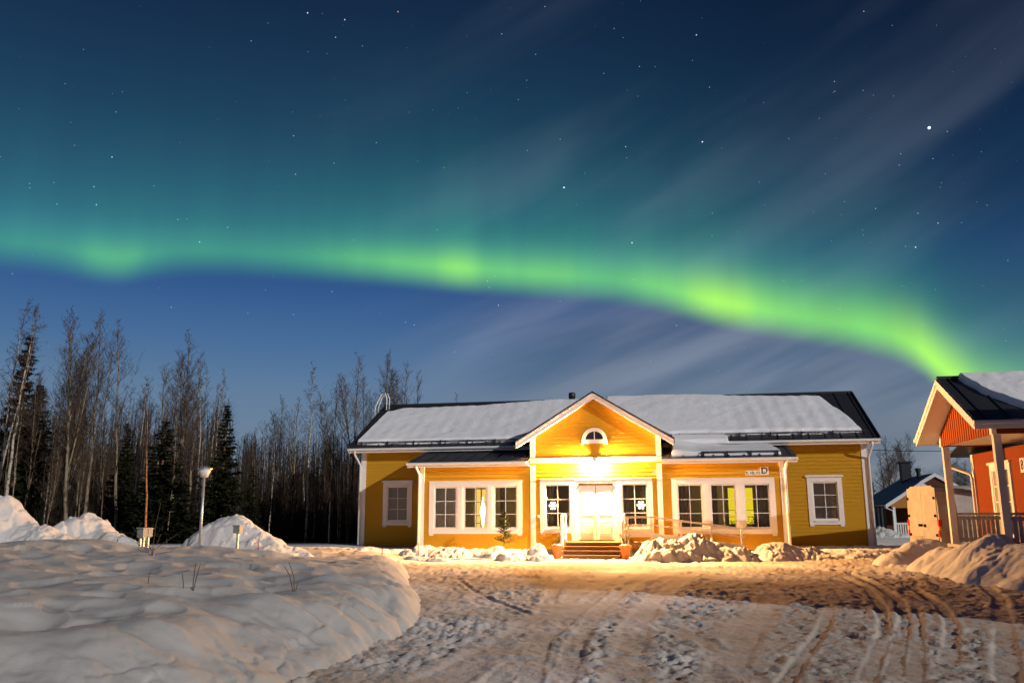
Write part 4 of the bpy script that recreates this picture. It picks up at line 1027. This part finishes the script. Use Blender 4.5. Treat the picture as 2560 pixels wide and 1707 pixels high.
named = [
    (BIR[0], 0, 757, 40, 'tall pale birch leaning right at the left edge of the wood, its trunk in front', .115),
    (BIR[1], -28, 752, 41.5, 'pale birch at the far left edge, leaning over the tall spruce', .10),
    (ASP[0], 160, 812, 47, 'slim bare tree next right of the two leaning birches', -.03),
    (ASP[3], 168, 787, 42.5, 'broad bare tree with a pale trunk forking into several tall leaders', .06),
    (ASP[1], 205, 800, 44, 'bare tree close behind the pale forked trunk', .05),
    (ASP[2], 292, 818, 44, 'tall bare tree with wide fan crown left of the lamp post', .055),
    (ASP[1], 345, 955, 50, 'lower bare tree right of the wide fan crown', .02),
    (ASP[0], 438, 842, 47, 'tall bare tree standing left above the lamp head', .02),
    (ASP[2], 462, 892, 48, 'bare tree directly above the lamp head', .02),
    (SAP[1], 505, 920, 49, 'thin bare tree just left of the pointed spruce', .01),
    (SAP[2], 540, 928, 51, 'thin bare tree rising over the pointed spruce tip', .01),
    (PIN, 366, 1010, 36, 'slender reddish trunk leaning right behind the pair of grey boxes', .06),
    (BIR[2], 763, 918, 44, 'tall birch with a bright straight pale trunk midway to the yellow house', .005),
    (ASP[0], 868, 896, 46, 'tall bare tree left of the roof ladder', -.01),
    (ASP[3], 957, 890, 50, 'bare tree whose crown rises above the roof ladder', 0),
    (ASP[1], 1003, 918, 51, 'bare tree above the left end of the roof ridge', 0),
    (ASP[2], 1038, 935, 51, 'bushy bare tree top over the snowy left roof', 0),
    (SAP[1], 1147, 982, 58, 'faint thin tree top over the roof, right of the other treetops', 0),
    (ASP[1], 727, 1005, 47, 'bare tree left of the bright straight birch', 0),
    (ASP[0], 682, 1000, 48, 'dark full bare tree halfway between lamp post and yellow house', 0),
    (ASP[3], 823, 972, 46, 'bare tree right of the bright straight birch', 0),
    (BIR[0], 822, 1130, 41, 'short birch with white trunk close to the left house corner', 0),
    (ASP[1], 900, 955, 47, 'bare tree nearest the left eave of the yellow house', 0),
]
for pr, px, top, Yd, lab, ln in named: put_px(pr, px, top, Yd, lab, GT, lean=ln)
for px, top, Yd, k, lab, w_ in ((18, 838, 46, 0, 'tall dark spruce behind the leaning birches', 1.0), (392, 1048, 42, 2, 'wide dark spruce left of the lamp post', 1.5), (296, 1058, 48, 1, 'half hidden spruce behind the wide fan tree', 1.0),
                                (548, 1012, 43, 1, 'pointed spruce right of the lamp head', 1.0), (622, 1165, 40, 2, 'low dark spruce right of the rounded heap', .9), (60, 960, 50, 1, 'spruce deep in the wood beside the birches', 1.2)):
    put_px(SPR[k], px, top, Yd, lab, GS, wide=w_)
rg = random.Random(5)
for i in range(200):
    px = rg.uniform(-330, 905); Yd = rg.uniform(41.5, 72); hi = 870 if px < 560 else 985
    top = rg.uniform(hi + 40, hi + 250) + (Yd - 41) * 1.5
    pr = rg.choice(ASP + SAP + SAP[:1] * 4 + BIR[2:])
    put_px(pr, px, top, Yd, 'slender bare tree standing among many in the dark wood', 'crowded bare trees of the dark wood', lean=rg.uniform(-.03, .04))
for px, top, Yd, lab in ((2239, 1098, 70, 'bare tree with spreading crown behind the far cabin'), (2222, 1130, 74, 'smaller bare tree left of the spreading one behind the far cabin'), (2409, 1140, 62, 'dark bushy bare tree seen through the red cabin porch'), (2428, 1160, 66, 'second bushy tree seen through the porch, by the downpipe'), (2290, 1090, 95, 'faint distant bare tree over the far cabin roof')):
    put_px(ASP[3], px, top, Yd, lab, 'bare trees behind the far cabin', wide=1.5)
# the wood farther back reads as one dark mass
fw_ = B(); rg = random.Random(9)
for i in range(2100):
    px = rg.uniform(-420, 1010); Yd = rg.uniform(58, 100); q = at(px, 1330, Yd); left = px < 560
    h = rg.uniform(4.0, 12 if left else 9.0) * Yd / 78
    z0 = .2; lx = rg.uniform(-.04, .05); r0 = rg.uniform(.04, .10)
    fw_.tube([(q.x, Yd, z0), (q.x + lx * h * .5, Yd, z0 + h * .5), (q.x + lx * h, Yd, z0 + h)], [r0, r0 * .7, .01], 4, False)
    for k in range(26):
        t_ = rg.uniform(.08, 1); a = rg.uniform(0, 6.28); l_ = h * .17 * (1.15 - t_) + .3
        p = Vector((q.x + lx * h * t_, Yd, z0 + h * t_)); e_ = p + Vector((math.cos(a) * l_, math.sin(a) * l_, rg.uniform(.3, 1.2) * l_)); w_ = Vector((math.sin(a), -math.cos(a), .4)).normalized() * .03
        fw_.face(p - w_, e_, p + w_)
fw_.build('far_wood', mat('far_twigs', (.058, .041, .030), .9, spec=.03), kind='stuff')
ug = B()
for i in range(5200):
    px = rg.uniform(-420, 905); Yd = rg.uniform(45, 60); q = at(px, 1330, Yd); h = rg.uniform(.6, 3.6)
    a = rg.uniform(0, 6.28); d = Vector((math.cos(a) * .3, math.sin(a) * .3, 1))
    p0_ = Vector((q.x, Yd, .25)); p1_ = p0_ + d * h * .6 + Vector((rg.uniform(-.2, .2), 0, 0)); p2_ = p1_ + Vector((rg.uniform(-.4, .4), rg.uniform(-.4, .4), h * .4))
    ug.tube([p0_, p1_, p2_], [.016, .012, .004], 3, False)
    for k in range(6):
        s_ = rg.random(); p = p0_.lerp(p1_, .3 + .7 * s_); e_ = p + Vector((rg.uniform(-.6, .6), rg.uniform(-.5, .5), rg.uniform(.1, .7))); w_ = Vector((.4, .4, .8)).normalized() * .014
        ug.face(p - w_, e_, p + w_)
ug.build('undergrowth', M_BRUSH, kind='stuff')
# tree line along the far horizon, right side
tl = B()
for i in range(260):
    px = rg.uniform(2050, 2950); Yd = rg.uniform(150, 210); q = at(px, 1280, Yd); h = rg.uniform(4, 8)
    tl.tube([(q.x, Yd, 0), (q.x, Yd, h)], [.12, .02], 4, False)
    for k in range(24):
        t_ = rg.uniform(.1, 1); a = rg.uniform(0, 6.28); l_ = h * .22 * (1.2 - t_) + .4; p = Vector((q.x, Yd, h * t_)); e_ = p + Vector((math.cos(a) * l_, math.sin(a) * l_, l_ * .6)); w_ = Vector((math.sin(a), -math.cos(a), .4)).normalized() * .09
        tl.face(p - w_, e_, p + w_)
tl.build('distant_tree_line', M_TWIG, kind='stuff')
# small fir by the bay
def small_fir(x, y, z, h):
    rg2 = random.Random(3); tr, cr_ = B(), B(); tr.tube([(0, 0, 0), (0, 0, h)], [.018, .004], 6)
    for k in range(26):
        f = (k / 26) ** .9; z_ = h * (.06 + .92 * f)
        for m in range(5):
            a = rg2.uniform(0, 6.28); L_ = h * .30 * (1 - f) ** .75 * rg2.uniform(.55, 1.15) + .05; d = Vector((math.cos(a), math.sin(a), rg2.uniform(.05, .45))); p = Vector((0, 0, z_))
            tr.tube([p, p + d * L_], [.006, .002], 3, False)
            for s in range(int(16 + L_ * 90)):
                c0 = p + d * L_ * rg2.uniform(.2, 1.05); nd = (d + Vector((rg2.uniform(-1, 1), rg2.uniform(-1, 1), rg2.uniform(-.5, .5)))).normalized(); w_ = nd.cross(Vector((0, 0, 1))).normalized() * .011
                cr_.face(c0 - w_, c0 + nd * .085, c0 + w_)
    o = empty('fir_tree', (x, y, z), label='small young fir in the snow before the left bay window', cat='fir tree')
    tr.build('trunk', M_STEM, o); cr_.build('crown', M_NEEDLE2, o)
q = at(1260, 1356, 33.3); small_fir(q.x, 33.3, .48, 1.28)

# ================================================================== street lamp, boxes, stakes, stems
q = at(499, 1363, 25.8); zb = top_z(q.x, 25.8) - .1
sl = empty('street_lamp', (q.x, 25.8, zb), label='grey post lamp with tapered unlit lantern head before the wood', cat='street lamp')
H_ = at(533, 1165, 25.8).z - zb
p = B(); p.tube([(0, 0, 0), (0, 0, H_ - .32)], [.046, .034], 10); p.build('pole', M_METAL, sl, True)
p = B(); p.lathe([(.05, H_ - .34), (.11, H_ - .32), (.20, H_ - .09), (.17, H_ - .08)], 14); p.build('lantern', mat('opal_shade', (.62, .58, .52), .4), sl, True)
p = B(); p.lathe([(.235, H_ - .095), (.235, H_ - .075), (.06, H_ - .01), (.01, H_ + .01)], 14); p.build('lantern_cap', M_METAL, sl)
def heater_post(px, top, bot, Yd, wpx, legs, label):
    a = at(px, top, Yd); bb = at(px, bot, Yd); zz = top_z(a.x, Yd) - .15
    o = empty('power_box', (a.x, Yd, zz), -.25, label=label, cat='power box', group='grey outlet boxes on posts in the snow')
    w_ = wpx / F * Yd / 2; p = B(); h0, h1 = bb.z - zz, a.z - zz
    p.box(-w_, w_, -.10, .10, h0, h1); p.prism([(-.13, h1), (.13, h1), (.13, h1 + .015), (-.13, h1 + .035)], 'x', -w_ - .02, w_ + .02); p.build('box', mat('grey_box', (.22, .22, .21), .5, metal=.0), o)
    p = B()
    for lx in ([0] if legs == 1 else [-w_ * .55, w_ * .55]): p.box(lx - .028, lx + .028, -.03, .03, 0, h0)
    p.build('post', M_METAL, o)
heater_post(357, 1321, 1343, 25.2, 17, 2, 'grey outlet box on two legs below the reddish trunk'); heater_post(372, 1321, 1341, 26.2, 12, 1, 'narrow grey box just behind the two legged one')
heater_post(596, 1315, 1332, 25.4, 17, 1, 'grey outlet box on one thin post before the rounded heap')
def stake(px, top, bot, Yd, r, m, label, cat, group=None, name='marker_stake'):
    a = at(px, top, Yd); z0 = top_z(a.x, Yd) - .1
    p = B(); p.tube([(0, 0, 0), (.01, 0, a.z - z0)], r, 6); o = p.build(name, m, label=label, cat=cat, group=group); o.location = (a.x, Yd, z0)
stake(647, 1340, 1373, 25.0, .012, M_REDST, 'thin red stake right of the single grey box', 'stake', 'red snow marker stakes')
stake(955, 1368, 1400, 27.0, .016, M_REDST, 'red stake at the right end of the snow bank', 'stake', 'red snow marker stakes')
stake(1046, 1357, 1369, 32.5, .014, M_REDST, 'short red stake by the corner of the left bay', 'stake', 'red snow marker stakes')
stake(293, 1348, 1376, 22.5, .012, M_STEM, 'short grey stick on the crest of the snow bank', 'stake')
stake(503, 1362, 1378, 22.0, .014, M_STEM, 'short stub poking out of the snow before the lamp pole', 'stake')
def stems(px, py, sticks, label):
    p_ = hit(px, py); o = B()
    for tips in sticks:
        pts = [Vector((0, 0, -.1))] + [at(x, y, p_.y + .03 * k) - p_ for k, (x, y) in enumerate(tips)]
        o.tube(pts, [.0075 * (1 - .6 * k / len(pts)) for k in range(len(pts))], 4, False)
    ob = o.build('dry_stem', M_STEM, label=label, cat='dry plant', group='dry stems poking through the snow bank'); ob.location = p_
stems(379, 1390, [[(382, 1370), (390, 1310), (402, 1256)], [(383, 1372), (395, 1352), (403, 1334)], [(385, 1373), (420, 1350), (445, 1334)], [(370, 1375), (350, 1362), (342, 1356)], [(372, 1380), (352, 1378), (345, 1372)], [(390, 1386), (415, 1380), (432, 1378)], [(378, 1372), (350, 1340), (331, 1316)]], 'branching leafless shrub on the bank below the pair of grey boxes')
stems(480, 1476, [[(485, 1440), (490, 1405)], [(492, 1440), (501, 1408)]], 'pair of upright dry stems in the middle of the bank')
stems(461, 1474, [[(458, 1455), (456, 1434)]], 'single short dry stem left of the upright pair')
stems(737, 1478, [[(725, 1440), (712, 1416)], [(735, 1440), (722, 1404)], [(742, 1465), (745, 1455)]], 'thin leaning dry stems toward the right of the bank')
stems(369, 1458, [[(372, 1445), (374, 1432)]], 'tiny dry stem low on the left of the bank')

# ================================================================== red cabin
CX, CY = 13.0, 23.0
CV = at(2373.8, 1126.6, 27.6); CVW = 4.75                # porch width along v
def build_cabin(loc, label, length=12, eight=True):
    c_ = empty('red_cabin', loc, -YAW, label=label, cat='cabin', group='red cabins')
    PWd = CVW; WB = 3.74; AP = 5.62; OV = .55; OG = .60; RS = 1.55
    # gable wall over the porch: vertical boards
    b = B(); n = int(PWd / .10); vm = PWd / 2; sl_ = (AP - .30 - 4.08) / vm
    for k in range(n):
        v0, v1 = PWd * k / n, PWd * (k + 1) / n; o = .022 if k % 2 else .0; ztop = lambda v: 4.08 + sl_ * (vm - abs(v - vm))
        b.hexa([(-o, v0 + .004, WB), (.05, v0 + .004, WB), (.05, v1 - .004, WB), (-o, v1 - .004, WB)], [(-o, v0 + .004, ztop(v0)), (.05, v0 + .004, ztop(v0)), (.05, v1 - .004, ztop(v1)), (-o, v1 - .004, ztop(v1))])
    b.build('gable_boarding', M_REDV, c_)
    b = B(); b.box(.06, length, -.0, .12, WB + .0, 4.08); b.box(.06, length, PWd - .12, PWd, WB, 4.08)
    b.face((RS, -.0 + .13, .5), (RS, PWd + 2.2, .5), (RS, PWd + 2.2, 3.60), (RS, .13, 3.60)); b.face((RS + .02, PWd + 2.2, .5), (2.6, PWd + 2.2, .5), (2.6, PWd + 2.2, 3.6), (RS + .02, PWd + 2.2, 3.6)); b.face((2.6, PWd, .5), (2.6, PWd + 2.2, .5), (2.6, PWd + 2.2, 3.6), (2.6, PWd, 3.6)); b.face((2.6, PWd, .5), (length, PWd, .5), (length, PWd, 3.8), (2.6, PWd, 3.8))
    b.face((length, .1, .4), (length, PWd, .4), (length, PWd, 4.0), (length, .1, 4.0)); b.face((length, .1, 4.0), (length, PWd, 4.0), (length, vm, AP - .3))
    b.face((4.5, .13, .4), (length, .13, .4), (length, .13, 3.72), (4.5, .13, 3.72)); b.face((4.5, .13, .4), (4.5, 1.4, .4), (4.5, 1.4, 3.72), (4.5, .13, 3.72))
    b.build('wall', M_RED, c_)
    b = B(); b.face((.06, .12, WB + .03), (length, .12, WB + .03), (length, PWd + .1, WB + .03), (.06, PWd + .1, WB + .03)); b.build('porch_ceiling', M_WHITE, c_)
    # roof
    b = B(); e0, e1 = -OV, PWd + OV; ez = AP - sl_ * (vm + OV); u0 = -OG
    roof_slab(b, [(u0, e0, ez), (length + .5, e0, ez), (length + .5, vm, AP), (u0, vm, AP)], .06); roof_slab(b, [(u0, e1, ez), (length + .5, e1, ez), (length + .5, vm, AP), (u0, vm, AP)], .06)
    roof_slab(b, [(.9, PWd + .3, ez + .02), (2.9, PWd + .3, ez + .02), (2.9, PWd + 2.7, ez - .5), (.9, PWd + 2.7, ez - .5)], .05)
    b.tube([(u0, vm, AP + .02), (length + .5, vm, AP + .02)], .06, 6)
    x = u0 + .3
    while x < length + .4:
        for ee in (e0, e1): b.hexa([(x - .013, ee, ez), (x + .013, ee, ez), (x + .013, vm, AP), (x - .013, vm, AP)], [(x - .013, ee, ez + .04), (x + .013, ee, ez + .04), (x + .013, vm, AP + .04), (x - .013, vm, AP + .04)])
        x += .6
    b.build('roof', M_ROOF, c_)
    b = B()
    for ee in (e0, e1):
        b.hexa([(u0 - .02, ee, ez - .30), (u0 + .02, ee, ez - .30), (u0 + .02, vm, AP - .30), (u0 - .02, vm, AP - .30)], [(u0 - .02, ee, ez - .06), (u0 + .02, ee, ez - .06), (u0 + .02, vm, AP - .06), (u0 - .02, vm, AP - .06)])
        b.hexa([(u0 - .045, ee, ez - .17), (u0 - .021, ee, ez - .17), (u0 - .021, vm, AP - .17), (u0 - .045, vm, AP - .17)], [(u0 - .045, ee, ez - .03), (u0 - .021, ee, ez - .03), (u0 - .021, vm, AP - .03), (u0 - .045, vm, AP - .03)])
    b.build('bargeboard', M_WHITE, c_)
    b = B()
    for ee in (e0, e1): b.hexa([(u0 + .021, ee, ez - .24), (.0, ee, ez - .24), (.0, vm, AP - .24), (u0 + .021, vm, AP - .24)], [(u0 + .021, ee, ez - .20), (.0, ee, ez - .20), (.0, vm, AP - .20), (u0 + .021, vm, AP - .20)])
    b.build('soffit', M_WHITE, c_)
    b = B(); b.box(u0, length + .5, e1 - .02, e1 + .02, ez - .26, ez - .07); b.tube([(u0 - .05, e1 + .07, ez - .10), (length + .5, e1 + .07, ez - .10)], .06, 8); b.build('fascia', M_WHITE, c_)
    b = B(); b.box(u0, length + .5, e0 - .02, e0 + .02, ez - .26, ez - .07); b.tube([(u0 - .05, e0 - .07, ez - .10), (length + .5, e0 - .07, ez - .10)], .06, 8)
    b.box(.03, length + .5, e0 + .021, -.001, ez - .22, ez - .20)
    b.build('fascia', M_WHITE, c_)
    # white corner boards of the gable, posts
    b = B()
    for v in (-.01, PWd - .13): b.box(-.045, .08, v - .02, v + .15, WB - .02, 4.10)
    b.build('corner_board', M_WHITE, c_)
    M_POST = mat('post_paint', (.60, .57, .53), .7)
    for u, v in ((0, .0), (0, PWd - .17), (4.4, .0)):
        b = B(); b.box(u, u + .19, v, v + .17, .3, WB - .022); b.build('porch_post', M_POST, c_)
    # porch deck and balustrades of upright boards
    b = B(); b.box(-.1, 4.5, -.05, PWd + .05, .50, .70); b.box(0, 4.4, .0, PWd, .0, .5); b.build('porch_deck', M_GREY, c_)
    for v, a, e_ in ((.05, .20, 4.38), (PWd - .12, .20, RS - .05)):
        b = B(); b.box(a, e_, v - .035, v + .055, 1.58, 1.65); b.box(a, e_, v - .012, v + .03, 1.44, 1.53); b.box(a, e_, v - .012, v + .03, .80, .88)
        x = a + .03
        while x < e_ - .1:
            b.box(x, x + .105, v - .034, v - .0125, .74, 1.56); x += .135
        b.build('balustrade', M_GREY, c_)
    # rear corner of the red wall with downpipe
    b = B(); b.box(RS - .03, RS - .001, PWd + 2.02, PWd + 2.22, .4, 3.6); b.build('corner_board', M_WHITE, c_)
    b = B(); b.tube([(RS - .75, PWd + 2.35, 3.35), (RS - .70, PWd + 2.33, 3.22), (RS - .14, PWd + 2.08, 2.95), (RS - .10, PWd + 2.05, 2.8), (RS - .10, PWd + 2.05, .5)], .05, 8); b.build('downpipe', M_WHITE, c_, True)
    # window on the porch wall, door with number plate
    def port(name, v0, v1, z0, z1, rows):
        b = B(); X0 = RS - .05
        b.box(X0, RS - .001, v0 - .16, v0, z0 - .1, z1 + .2); b.box(X0, RS - .001, v1, v1 + .16, z0 - .1, z1 + .2); b.box(X0 + .002, RS - .001, v0, v1, z1, z1 + .2); b.box(X0 - .04, RS - .001, v0 - .24, v1 + .24, z1 + .2, z1 + .27); b.box(X0 + .002, RS - .001, v0, v1, z0 - .1, z0)
        o = b.build(name, M_WHITE, c_)
        b = B(); b.box(X0 + .02, RS - .002, v0, v0 + .07, z0, z1); b.box(X0 + .02, RS - .002, v1 - .07, v1, z0, z1)
        for k in range(1, rows): z = z0 + (z1 - z0) * k / rows; b.box(X0 + .022, RS - .003, v0 + .07, v1 - .07, z - .02, z + .02)
        b.build('sash', M_WHITE, o)
        b = B(); b.face((RS - .012, v0, z0), (RS - .012, v1, z0), (RS - .012, v1, z1), (RS - .012, v0, z1)); b.build('pane', mat('curtained_glass', (.30, .30, .26), .25), o)
    port('window', 3.62, 5.06, 1.0, 2.95, 4)
    b = B(); b.box(RS - .05, RS - .001, 1.98, 2.14, .7, 3.2); b.box(RS - .05, RS - .001, .9, 1.979, 2.98, 3.2); b.box(RS - .05, RS - .001, .74, .899, .7, 3.2); b.box(RS - .03, RS - .001, .9, 1.979, .7, 2.979); o = b.build('door_frame', M_WHITE, c_)
    if eight:
        b = B(); b.box(RS - .03, RS - .004, 2.34, 2.66, 2.80, 3.22); o = b.build('number_sign', M_PLATE, c_)
        text_mesh('lettering', '8', .40, (RS - .035, 2.50, 3.01), (math.pi / 2, 0, -math.pi / 2), M_INK, o)
    # roof snow
    def fK(a, q):
        u = u0 + .55 + .9 * (1 - q) ** 1.3 * 1.0 + .12 * fbm(q * 4, q * 0, 3, 41) + a * (length - u0 - 1.6); u = np.minimum(u, length + .3)
        v = e0 + .42 + .10 * fbm(u * 1.3, q * 0, 3, 42) * (1 - q) + q * (vm - e0 - .50); z = ez + (AP - ez) / (vm - e0) * (v - e0)
        return (u, v, z), .24 + .04 * fbm(u * .7, v * .9, 3, 43) + .012 * fbm(u * 4, v * 4, 2, 44)
    snow_slab('roof_snow', 240, 80, fK, c_)
    def fJ(a, q):
        u = u0 + .6 + a * (length - u0 - .4); v = e1 - .3 - q * (vm - e0 - .45); z = ez + (AP - ez) / (vm - e0) * (e1 - v)
        return (u, v, z), .24 + .03 * fbm(u * .7, v, 3, 45)
    snow_slab('roof_snow', 60, 20, fJ, c_)
    return c_
cab = build_cabin((CX * .97, CY * .97, CH * .03), 'red cabin with white porch posts and number 8, snow on its roof', 5.6); cab.scale = (.97, .97, .97)
# a two storey neighbour stands outside the frame on the right; the moon throws its shadow over the yard
nb_ = empty('neighbour_house', (14.5, 6.4, 0), -YAW, label='tall red two storey house just outside the right edge of the view', cat='house')
b = B(); b.box(0, 10, 0, 11.2, 0, 6.3); b.prism([(0, 6.3), (11.2, 6.3), (5.6, 7.2)], 'x', 0, 10); b.build('wall', M_RED, nb_)
b = B()
roof_slab(b, [(-.4, -.45, 6.35), (10.4, -.45, 6.35), (10.4, 5.6, 7.35), (-.4, 5.6, 7.35)], .08); roof_slab(b, [(-.4, 11.65, 6.35), (10.4, 11.65, 6.35), (10.4, 5.6, 7.35), (-.4, 5.6, 7.35)], .08); b.build('roof', M_ROOF, nb_)
for v in (2.2, 5.0, 7.8):
    for z in (1.1, 4.0):
        b = B(); b.box(-.05, -.002, v - .1, v + 1.3, z - .1, z + 1.5); wn = b.build('window', M_WHITE, nb_); b = B(); b.box(-.06, -.051, v, v + 1.2, z, z + 1.4); b.build('pane', M_GLASSD, wn)

# ================================================================== van
van = empty('parked_van', (14.55, 29.6, .0), R(4), label='dirty white high roof van parked behind the snow heap, rear doors facing the yard', cat='van')
VL, VW, VH = 5.4, 2.0, 2.58                               # local x: length (rear at 0, nose +), y: width
sec = [(-.0, .45), (-.02, 1.0), (.02, 1.9), (.10, 2.35), (.22, VH - .06), (.34, VH)]
prof = sec + [(VW - x, z) for x, z in reversed(sec)]
b = B(); b.prism(prof, 'x', .0, 3.9)
b.prism([(.06, .5), (.02, 1.1), (.14, 1.95), (.30, 2.2), (VW - .30, 2.2), (VW - .14, 1.95), (VW - .02, 1.1), (VW - .06, .5)], 'x', 3.9, 4.6); b.prism([(.08, .5), (.06, 1.25), (VW - .06, 1.25), (VW - .08, .5)], 'x', 4.6, VL)
b.build('body', M_VAN, van)
b = B()
for y0, y1 in ((.08, .985), (1.0, VW - .10)):
    b.box(-.025, -.001, y0, y1, .62, 2.50)
vd = b.build('rear_door', M_VAN, van)
b = B()
for y, z in ((.16, 1.55), (1.86, 1.55), (.16, 2.15), (1.86, 2.15), (.16, .9), (1.86, .9)): b.box(-.05, -.026, y - .05, y + .05, z - .045, z + .045)
b.box(-.045, -.026, 1.02, 1.28, 1.18, 1.27); b.box(-.045, -.026, .80, .93, 1.16, 1.26); b.build('hinge', M_DARK, vd)
b = B(); b.box(-.04, -.026, 1.12, 1.64, .72, .86); b.build('number_plate', mat('dirty_plate', (.25, .22, .17), .7), van)
for y in (-.015, VW - .075):
    b = B(); b.box(-.035, .09, y, y + .09, .85, 1.42); tl_ = b.build('tail_light', M_TAIL, van)
    b = B(); b.box(-.040, .05, y - .003, y + .093, 1.06, 1.20); b.build('indicator', M_TAILA, tl_)
b = B(); b.box(-.06, .10, .04, VW - .04, .42, .60); b.build('bumper', M_DARK, van)
for x in (.95, 4.3):
    for y in (.02, VW - .24):
        w_ = B(); w_.lathe([(.15, 0), (.33, .02), (.34, .06), (.34, .16), (.33, .20), (.15, .22)], 20); o = w_.build('wheel', M_TYRE, van, True); o.location = (x, y + .22, .34); o.rotation_euler = (math.pi / 2, 0, 0)
        r2 = B(); r2.lathe([(.19, -.005), (.16, .03), (.05, .02)], 14); o2 = r2.build('rim', M_METAL, o)
b = B(); b.box(.35, 3.8, .0 - .022, -.003, .40, .62); b.build('side_skirt', M_DARK, van)
b = B(); b.face((4.61, .2, 1.3), (4.61, VW - .2, 1.3), (4.61, VW - .35, 2.1), (4.61, .35, 2.1)); b.build('windscreen', M_GLASSD, van)

# ================================================================== far cabin
fp = at(2214, 1264, 52)
fc = empty('far_cabin', (fp.x, fp.y, 0), -.20, label='distant cabin with blue grey roof, white gables and railing beyond the van', cat='cabin')
b = B()                                                     # porch gable faces -y; roof ridge along y
b.face((.35, .15, 1.95), (3.8, .15, 1.95), (3.8, .15, 2.25), (2.07, .15, 3.2), (.35, .15, 2.2)); b.build('gable_wall', mat('ochre_board', (.42, .17, .03), .8), fc)
b = B(); b.box(.4, 6.0, 2.0, 9.0, .2, 2.1); b.face((.5, 1.55, 2.1), (6.1, 1.55, 2.1), (3.3, 1.55, 3.85)); b.build('wall', mat('dark_boarding', (.10, .03, .012), .8), fc)
b = B()
roof_slab(b, [(0, 0, 2.15), (2.07, 0, 3.47), (2.07, 6, 3.47), (0, 6, 2.15)], .05); roof_slab(b, [(2.07, 0, 3.47), (4.1, 0, 2.2), (4.1, 4, 2.2), (2.07, 4, 3.47)], .05)
roof_slab(b, [(.05, 1.5, 2.16), (3.3, 1.5, 4.05), (3.3, 10, 4.05), (.05, 10, 2.16)], .05); roof_slab(b, [(3.3, 1.5, 4.05), (6.4, 1.5, 2.2), (6.4, 10, 2.2), (3.3, 10, 4.05)], .05)
fr_o = b.build('roof', mat('frosted_roof', (.15, .17, .21), .8), fc)
b = B()
def rk(b, y, x0, z0, x1, z1, wd=.22):
    b.hexa([(x0, y - .05, z0 - wd), (x1, y - .05, z1 - wd), (x1, y, z1 - wd), (x0, y, z0 - wd)], [(x0, y - .05, z0 + .01), (x1, y - .05, z1 + .01), (x1, y, z1 + .01), (x0, y, z0 + .01)])
rk(b, -.01, 0, 2.15, 2.07, 3.47); rk(b, -.01, 4.1, 2.2, 2.07, 3.47); rk(b, 1.49, 1.9, 3.24, 3.3, 4.05); rk(b, 1.49, 6.4, 2.2, 3.3, 4.05); b.build('bargeboard', M_WHITE, fc)
b = B(); b.box(.42, .56, .12, .26, .1, 2.0); b.build('porch_post', M_WHITE, fc)
b = B(); b.box(.56, 3.7, .14, .22, .98, 1.08); b.box(.56, 3.7, .14, .22, .35, .42); b.box(.5, 3.7, .05, .3, .08, .26)
x = .62
while x < 3.7: b.box(x, x + .07, .16, .19, .42, .98); x += .13
b.build('balustrade', M_WHITE, fc)
b = B(); b.tube([(-.05, .0, 2.12), (-.03, .02, 1.98), (.40, .1, 1.78), (.40, .1, .2)], .045, 6); b.build('downpipe', M_WHITE, fc)
b = B()
for y in (2.8, 5.0): b.box(.34, .40, y, y + .12, .3, 2.0); b.box(.34, .40, y + 1.1, y + 1.22, .3, 2.0)
b.build('window', M_WHITE, fc)
ch = B(); ch.box(2.5, 3.1, 6.2, 6.8, 3.3, 4.95); ch.box(2.42, 3.18, 6.12, 6.88, 4.95, 5.05); ch.build('chimney', mat('black_chimney', (.03, .03, .035), .8), fr_o)
ch = B(); ch.lathe([(.13, 0), (.13, .55), (.17, .56), (.17, .75)], 10, (2.9, 3.6, 3.7)); ch.build('vent_pipe', M_ROOF, fr_o)
# power line between the houses
a = at(2120, 1122, 62); c2 = at(2480, 1124.5, 62); w_ = B(); w_.tube([a.lerp(c2, k / 10) + Vector((0, 0, -.12 * math.sin(math.pi * k / 10))) for k in range(11)], .022, 5)
w_.build('power_line', M_DARK, label='thin power line strung between yellow house and red cabin', cat='power line')
